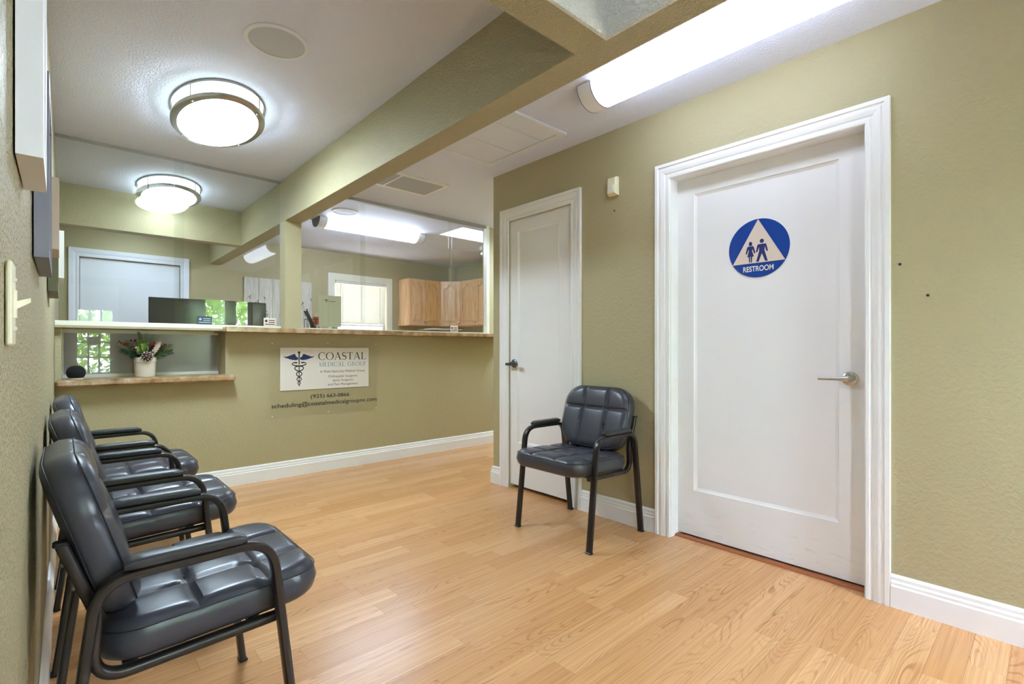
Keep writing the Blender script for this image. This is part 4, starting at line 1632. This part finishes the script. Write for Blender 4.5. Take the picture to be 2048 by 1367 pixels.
def spray(name, mat, base, tip, n, ln, wd, parent, curl=0.02, up=0.0, pairs=True):
    mb = MB()
    base, tip = Vector(base), Vector(tip)
    mid = (base + tip) / 2 + Vector((0, 0, curl))
    pts = [((1 - t) ** 2) * base + 2 * t * (1 - t) * mid + t * t * tip for t in [k / 10 for k in range(11)]]
    mb.tube(pts, [0.0016 * (1 - 0.07 * k) for k in range(11)], 5)
    ax = (tip - base).normalized()
    for k in range(n):
        t = 0.15 + 0.85 * (k + 0.5) / n
        p = ((1 - t) ** 2) * base + 2 * t * (1 - t) * mid + t * t * tip
        a = k * 2.4 + rnd.random()
        u = ax.orthogonal().normalized()
        v = ax.cross(u)
        d = (u * cos(a) + v * sin(a) + ax * (0.9 + up)).normalized()
        s2 = d.orthogonal().normalized()
        q = p + d * ln * (1.05 - 0.5 * t)
        m2 = p + d * ln * 0.5 * (1.05 - 0.5 * t)
        mb.add([p, m2 + s2 * wd, q, m2 - s2 * wd, m2 + d.cross(s2) * wd * 0.5], [(0, 1, 4), (1, 2, 4), (2, 3, 4), (3, 0, 4), (0, 3, 2, 1)])
    return mb.build(name, mat, parent)


for tip, mat, n, ln, wd in (((0.160, -0.01, 0.215), 'green2', 90, 0.060, 0.0022), ((0.155, -0.03, 0.175), 'green1', 90, 0.055, 0.0026), ((0.125, 0.02, 0.235), 'green3', 70, 0.050, 0.0020),
                            ((-0.135, -0.02, 0.185), 'green1', 60, 0.045, 0.0045), ((-0.160, 0.0, 0.235), 'green3', 40, 0.030, 0.005), ((-0.11, 0.02, 0.25), 'green2', 40, 0.035, 0.004),
                            ((-0.035, 0.01, 0.315), 'green2', 44, 0.032, 0.006), ((0.02, 0.02, 0.295), 'green3', 70, 0.065, 0.0028), ((0.06, 0.01, 0.285), 'green3', 60, 0.055, 0.0026),
                            ((-0.035, -0.03, 0.255), 'lime', 60, 0.038, 0.010), ((-0.015, -0.05, 0.225), 'lime', 54, 0.036, 0.011), ((-0.05, -0.045, 0.205), 'lime', 46, 0.034, 0.010), ((0.0, -0.03, 0.25), 'lime', 46, 0.034, 0.010),
                            ((0.10, 0.0, 0.20), 'green1', 70, 0.050, 0.0030), ((-0.10, -0.03, 0.165), 'green1', 60, 0.050, 0.0045), ((0.03, -0.05, 0.175), 'green1', 50, 0.045, 0.005), ((-0.03, -0.05, 0.165), 'green1', 50, 0.045, 0.005),
                            ((0.045, -0.04, 0.215), 'wine', 30, 0.032, 0.010), ((-0.075, -0.035, 0.21), 'wine', 26, 0.030, 0.008)):
    spray('sprig', mat, (tip[0] * 0.15, tip[1] * 0.3, 0.12), tip, n, ln, wd, fp)
# frosted leaves
for tip, wd in (((0.088, -0.045, 0.258), 0.015), ((0.092, 0.0, 0.292), 0.010), ((0.07, -0.05, 0.225), 0.013)):
    b0, t0 = Vector((0.03, -0.04, 0.15)), Vector(tip)
    ax = t0 - b0
    sd = ax.cross(Vector((0, 1, 0.2))).normalized()
    nn = ax.cross(sd).normalized()
    L, R, C2 = [], [], []
    for k in range(13):
        u = k / 12
        wv = wd * sin(pi * min(1, u * 0.93 + 0.05)) ** 0.8 * (1 + 0.25 * (-1) ** k)
        c = b0 + ax * u + nn * 0.01 * sin(pi * u)
        L.append(c + sd * wv + nn * 0.003)
        R.append(c - sd * wv + nn * 0.003)
        C2.append(c)
    mb = MB()
    for k in range(12):
        mb.add([L[k], L[k + 1], C2[k + 1], C2[k]], [(0, 1, 2, 3)])
        mb.add([C2[k], C2[k + 1], R[k + 1], R[k]], [(0, 1, 2, 3)])
    lf = mb.build('frosted_leaf', 'flake', fp)
    sm = lf.modifiers.new('thickness', 'SOLIDIFY')
    sm.thickness = 0.0012
# berries
for bx, by, bz in ((-0.148, -0.03, 0.252), (-0.137, -0.034, 0.241), (-0.12, -0.03, 0.230), (-0.104, -0.035, 0.231), (-0.115, -0.04, 0.236), (-0.084, -0.03, 0.258), (-0.062, -0.034, 0.253),
                   (-0.058, -0.03, 0.262), (-0.066, -0.04, 0.258), (0.028, -0.045, 0.237), (0.048, -0.04, 0.244), (0.052, -0.045, 0.238), (0.034, -0.05, 0.228), (0.105, -0.03, 0.226), (0.113, -0.028, 0.233), (0.099, -0.034, 0.222), (0.117, -0.03, 0.228)):
    b = MB().sphere((bx, by, bz), 0.0066, 10, 7).build('berry', 'berry', fp, True)
    MB().tube([(bx, by, bz), (bx * 0.75, by * 0.8, bz - 0.03), (bx * 0.25, by * 0.4, 0.13)], 0.0009, 4).build('stalk', 'cone', b)

# smart speaker
es = empty('smart_speaker', (0.071, 4.315, 0.8695))
tag(es, 'round black speaker on the granite sill by the left wall', 'speaker')
prof = [(0.030, 0.010), (0.040, 0.014), (0.048, 0.030), (0.050, 0.046), (0.047, 0.062), (0.038, 0.077), (0.022, 0.087), (0.001, 0.090)]
MB().lathe(prof, n=32).build('body', 'fabric', es, True)
MB().lathe([(0.034, 0.0), (0.037, 0.002), (0.038, 0.008), (0.031, 0.0105)], n=32).build('base', 'cream', es, True)

# ================================================================== OFFICE CONTENTS
# worktop behind the glass
dk = empty('reception_desk', (1.9, 4.95, 0))
tag(dk, 'plain reception desk behind the half wall', 'desk')
MB().box(-1.5, 1.5, -0.33, 0.33, 0.72, 0.75).build('desk_top', 'desk', dk)
for xx in (-1.48, 0, 1.46):
    MB().box(xx - 0.0, xx + 0.02, -0.30, 0.30, 0.0, 0.7195).build('side_panel', 'desk', dk)

mo = empty('monitor', (0.95, 4.87, 0.751))
tag(mo, 'wide dark computer screen behind the left reception glass', 'monitor')
MB().bevbox(-0.435, 0.435, -0.012, 0.02, 0.33, 0.735, 0.004).build('bezel', 'black', mo)
MB().box(-0.427, 0.427, -0.0135, -0.0122, 0.340, 0.728).build('screen', 'screen', mo)
MB().box(-0.03, 0.03, 0.021, 0.04, 0.02, 0.5).build('stand_neck', 'black', mo)
MB().bevbox(-0.14, 0.14, -0.09, 0.12, 0.0, 0.015, 0.004).build('stand_foot', 'black', mo)

# small cards on the glass / track
def card(name, x0, x1, z0, z1, mat, ink, label, group=None, yy=YG - 0.0125):
    o = empty(name, ((x0 + x1) / 2, yy, z0))
    tag(o, label, 'card')
    w2, h = (x1 - x0) / 2, z1 - z0
    MB().box(-w2, w2, -0.0025, -0.0005, 0, h).build('card_face', mat, o)
    for k in range(3):
        zz = h * (0.70 - 0.24 * k)
        MB().box(-w2 * (0.2 if k < 2 else 0.8), w2 * 0.82, -0.0030, -0.0026, zz - h * 0.05, zz + h * 0.05).build('print_line', ink if k else 'berry' if mat == 'card_w' else ink, o)
    MB().lathe([(h * 0.16, 0), (h * 0.16, 0.0005)], n=12).build('print_mark', ink, o)
    m2 = o.children[-1]
    m2.rotation_euler = (pi / 2, 0, 0)
    m2.location = (-w2 * 0.6, -0.0025, h * 0.62)
    return o


M['card_w'] = pmat('card_white', srgb(226, 214, 200), 0.5)
M['card_b'] = pmat('card_teal', srgb(60, 78, 92), 0.5)
M['card_i'] = pmat('card_pale_ink', srgb(168, 182, 186), 0.5)
card('notice_card', 0.745, 0.838, 1.253, 1.312, 'card_b', 'card_i', 'small dark teal card on the glass track before the dark screen')
card('notice_card', 1.200, 1.292, 1.253, 1.318, 'card_w', 'ink', 'small white card with red heading on the track left of the post')
card('notice_card', 3.02, 3.115, 1.247, 1.312, 'card_w', 'ink', 'small white card on the track below the wooden cabinets', yy=YG - 0.0125)

# letterhead sheet taped inside the glass
ps = empty('letterhead_sheet', (1.752, YG + 0.016, 1.262))
tag(ps, 'beige letterhead sheet taped to the glass left of the blinds', 'paper')
M['paper'] = pmat('beige_paper', srgb(188, 182, 150), 0.7)
MB().box(-0.10, 0.10, -0.0005, 0.0005, 0.0, 0.275).build('sheet', 'paper', ps)
MB().prism([(-0.055, 0.235), (-0.035, 0.24), (-0.015, 0.235), (-0.03, 0.228), (-0.034, 0.205), (-0.038, 0.228)], lambda a, b2, t2: (a, -0.0006 - t2, b2), 0, 0.0003).build('print_mark', 'ink_brown', ps)
MB().box(-0.012, 0.05, -0.0009, -0.0006, 0.222, 0.228).build('print_line', 'pic_olive', ps)

# pen holder with red packet, sanitiser
ph = empty('pen_holder', (1.665, 4.50, 1.2355))
tag(ph, 'black wire pen holder with a leaning phone handset on the granite ledge', 'pen holder')
fm = MB()
for a, b2 in ((-0.05, -0.04), (0.05, -0.04), (0.05, 0.04), (-0.05, 0.04)):
    fm.box(a - 0.002, a + 0.002, b2 - 0.002, b2 + 0.002, 0, 0.10)
fm.box(-0.05, 0.05, -0.042, -0.038, 0.096, 0.10).box(-0.05, 0.05, 0.038, 0.042, 0.096, 0.10).box(-0.052, -0.048, -0.04, 0.04, 0.096, 0.10).box(0.048, 0.052, -0.04, 0.04, 0.096, 0.10)
fm.box(-0.052, 0.052, -0.042, 0.042, 0, 0.006)
fm.build('wire_frame', 'black', ph)
MB().loft([[(x + dx, y + dy, z) for x, y in ((-0.015, -0.012), (0.015, -0.012), (0.015, 0.012), (-0.015, 0.012))] for dx, dy, z in ((0.02, 0, 0.008), (-0.01, 0, 0.08), (-0.055, 0, 0.17))]).build('handset', 'black', ph)
MB().tube([(0.0, 0.01, 0.01), (-0.02, 0.005, 0.09), (-0.045, 0.0, 0.19)], 0.006, 8).build('pen', 'black', ph, True)
rp = empty('red_packet', (1.735, 4.56, 1.2355))
tag(rp, 'red and white packet standing behind the pen holder', 'packet')
MB().bevbox(-0.035, 0.035, -0.012, 0.012, 0, 0.15, 0.002).build('carton', 'card_w', rp)
M['packet_red'] = pmat('packet_red', srgb(206, 70, 54), 0.45)
MB().box(-0.0355, 0.0355, -0.0128, 0.0128, 0.055, 0.125).build('red_band', 'packet_red', rp)

hs = empty('sanitizer_bottle', (1.885, 4.52, 1.2355))
tag(hs, 'green hand sanitizer pump bottle on the granite ledge', 'bottle')
M['gel'] = pmat('green_gel', srgb(110, 170, 130), 0.2)
MB().lathe([(0.024, 0), (0.027, 0.004), (0.027, 0.078), (0.020, 0.094), (0.011, 0.100), (0.011, 0.108)], n=24).build('body', 'gel', hs, True)
MB().lathe([(0.0275, 0.03), (0.0275, 0.066)], n=24, caps=False).build('label_band', 'card_w', hs, True)
MB().lathe([(0.012, 0.108), (0.012, 0.124), (0.004, 0.126), (0.004, 0.142)], n=16).build('pump_collar', 'pic_pink', hs, True)
MB().box(-0.03, 0.008, -0.006, 0.006, 0.142, 0.151).build('pump_nozzle', 'pic_pink', hs)

# plank picture on the rear wall
pp = empty('plank_picture', (2.12, YK, 1.33))
tag(pp, 'weathered white plank picture with printed reeds on the office rear wall', 'picture')
M['plank_pale'] = wood_mat('pale_driftwood', srgb(206, 202, 192), srgb(222, 219, 210), srgb(178, 172, 160), (16, 16, 1.2), 0.7)
nb = 5
for k in range(nb):
    a = -0.42 + 0.84 * k / nb
    MB().bevbox(a + 0.0015, a + 0.84 / nb - 0.0015, -0.030 - 0.002 * (k % 2), -0.002, 0.0, 0.645, 0.002).build('board', 'plank_pale', pp)
M['reed'] = pmat('reed_print', srgb(120, 100, 76), 0.7, var=0.2)
rnd2 = random.Random(11)
for k in range(26):
    x0 = -0.36 + 0.74 * rnd2.random()
    h0 = 0.10 + 0.30 * rnd2.random() ** 1.2
    ln = rnd2.uniform(-0.05, 0.05)
    mb = MB()
    mb.tube([(x0, -0.0335, 0.01), (x0 + ln * 0.4, -0.0335, h0 * 0.6), (x0 + ln, -0.0335, h0)], 0.0016, 4)
    for q in range(3):
        mb.sphere((x0 + ln + rnd2.uniform(-0.012, 0.012), -0.0335, h0 + 0.012 * q), 0.006, 6, 4, 1.6)
    mb.build('printed_reed', 'reed', pp)

# blinds
bl = empty('window_blind', (3.2725, YK - 0.004, 1.40))
tag(bl, 'cream slatted blind hanging in the office window', 'blind')
bw = 0.385
MB().box(-bw, bw, -0.018, 0.026, 0.60, 0.64).build('headrail', 'office_white', bl)
me = MB()
ns = 26
sp = 0.56 / ns
a = radians(-64)
me.loft([[(sx, 0.014 * cos(a) * u, 0.014 * sin(a) * u + 0.0015 * (1 - u * u)) for u in (-1, -0.5, 0, 0.5, 1)] + [(sx, 0.014 * cos(a) * u, 0.014 * sin(a) * u + 0.0015 * (1 - u * u) - 0.0008) for u in (1, 0.5, 0, -0.5, -1)] for sx in (-bw + 0.004, bw - 0.004)], True)
first = None
for k in range(ns):
    if first is None:
        first = me.build('slat', 'blind', bl)
        s = first
    else:
        s = dup(first, parent=bl)
    s.location = (0, 0.004, 0.59 - sp * (k + 0.3))
MB().bevbox(-bw + 0.004, bw - 0.004, -0.012, 0.018, 0.0, 0.02, 0.004).build('bottom_rail', 'blind', bl)
for xx in (-0.29, 0.0, 0.29):
    MB().box(xx - 0.004, xx + 0.004, -0.0145, -0.0135, 0.0, 0.60).build('ladder_tape', 'office_white', bl)
MB().tube([(-0.32, -0.022, 0.6), (-0.32, -0.026, 0.1)], 0.003, 6).build('wand', 'office_white', bl)

# wall cabinets
CZ0, CZ1, CD = 1.425, 2.135, 0.31


def arched(w2, h, m, lift):
    """outline of a cathedral panel, centre bottom at 0"""
    pts = [(-w2 + m, m), (w2 - m, m), (w2 - m, h - m - lift)]
    n = 14
    for k in range(n + 1):
        u = 1 - 2 * k / n
        x = u * (w2 - m - 0.012)
        pts.append((x, h - m - lift + lift * (0.5 + 0.5 * cos(pi * u)) ** 1.0))
    pts.append((-w2 + m, h - m - lift))
    return pts


def cab_door(parent, p0, p1, z0, z1, knob_right, mat):
    """door leaf on the vertical plane from p0 to p1 (xy), facing the room"""
    p0, p1 = Vector((p0[0], p0[1], 0)), Vector((p1[0], p1[1], 0))
    ax = (p1 - p0).normalized()
    nr = Vector((ax.y, -ax.x, 0))
    W2 = (p1 - p0).length / 2
    c = (p0 + p1) / 2

    def pl(a, b2, t2):
        q = c + ax * a + nr * t2
        return (q.x, q.y, z0 + b2)
    h = z1 - z0
    leaf = MB().prism([(-W2 + 0.002, 0), (W2 - 0.002, 0), (W2 - 0.002, h), (-W2 + 0.002, h)], pl, 0.0005, 0.009).build('cabinet_door', mat, parent)
    # stiles, rails
    o1 = arched(W2, h, 0.05, 0.055)
    out = [(-W2 + 0.002, 0), (W2 - 0.002, 0), (W2 - 0.002, h), (-W2 + 0.002, h)]
    mb = MB()
    s = 0.05
    mb.prism([(-W2 + 0.002, 0), (-W2 + s, 0), (-W2 + s, h), (-W2 + 0.002, h)], pl, 0.009, 0.024)
    mb.prism([(W2 - s, 0), (W2 - 0.002, 0), (W2 - 0.002, h), (W2 - s, h)], pl, 0.009, 0.024)
    mb.prism([(-W2 + s, 0), (W2 - s, 0), (W2 - s, s), (-W2 + s, s)], pl, 0.009, 0.024)
    top = o1[2:]
    for k in range(len(top) - 1):
        (xa, za), (xb, zb) = top[k], top[k + 1]
        if abs(xa - xb) > 1e-6:
            mb.prism([(xb, zb), (xa, za), (xa, h), (xb, h)], pl, 0.009, 0.024)
    mb.build('door_frame', mat, leaf)
    o2 = arched(W2, h, 0.057, 0.055)
    o3 = arched(W2, h, 0.083, 0.05)
    MB().loft([[pl(a, b2, 0.009) for a, b2 in o2], [pl(a, b2, 0.0105) for a, b2 in o2], [pl(a, b2, 0.023) for a, b2 in o3]], True).build('raised_panel', mat, leaf)
    kx = (W2 - 0.025) if knob_right else (-W2 + 0.025)
    q = pl(kx, 0.05, 0.024)
    kd = MB().lathe([(0.005, 0), (0.005, 0.012), (0.013, 0.016), (0.0145, 0.022), (0.010, 0.028), (0.001, 0.030)], n=16).build('knob', 'steel', leaf, True)
    kd.location = q
    kd.rotation_euler = Vector((0, 0, 1)).rotation_difference(nr).to_euler()
    return leaf


yf = YK - CD
c1 = empty('wall_cabinet', (0, 0, 0))
tag(c1, 'two-door honey maple wall cabinet beside the office window', 'cabinet', 'honey maple wall cabinets')
MB().box(3.88, 4.449, yf, YK - 0.001, CZ0, CZ1).build('body', 'maple', c1)
cab_door(c1, (3.885, yf), (4.165, yf), CZ0 + 0.004, CZ1 - 0.004, True, 'maple')
cab_door(c1, (4.167, yf), (4.446, yf), CZ0 + 0.004, CZ1 - 0.004, False, 'maple_d')
c2 = empty('wall_cabinet', (0, 0, 0))
tag(c2, 'diagonal honey maple corner wall cabinet with one door', 'cabinet', 'honey maple wall cabinets')
dx1, dy1 = XO - CD, YK - CD - (XO - CD - 4.45)
MB().prism([(4.4505, YK - 0.001), (4.4505, yf + 0.002), (dx1, dy1), (XO - 0.001, dy1), (XO - 0.001, YK - 0.001)], lambda a, b2, t2: (a, b2, t2), CZ0, CZ1).build('body', 'maple', c2)
cab_door(c2, (4.462, yf - 0.010), (dx1 - 0.008, dy1 + 0.010), CZ0 + 0.004, CZ1 - 0.004, True, 'maple')
c3 = empty('wall_cabinet', (0, 0, 0))
tag(c3, 'honey maple wall cabinet on the right wall of the office', 'cabinet', 'honey maple wall cabinets')
MB().box(dx1, XO - 0.001, dy1 - 0.80, dy1 - 0.001, CZ0, CZ1).build('body', 'maple', c3)
cab_door(c3, (dx1, dy1 - 0.004), (dx1, dy1 - 0.40), CZ0 + 0.004, CZ1 - 0.004, True, 'maple')
cab_door(c3, (dx1, dy1 - 0.402), (dx1, dy1 - 0.798), CZ0 + 0.004, CZ1 - 0.004, False, 'maple')

# white rack under the cabinets
rk = empty('wall_shelf', (4.45, 6.50, 1.36))
tag(rk, 'thin white shelf under the corner cabinet', 'shelf')
MB().bevbox(-0.28, 0.30, -0.10, 0.10, 0.0, 0.022, 0.003).build('shelf_board', 'white', rk)
for xx in (-0.2, 0.2):
    MB().box(xx - 0.01, xx + 0.01, 0.08, 0.399, 0.002, 0.02).build('bracket', 'white', rk)
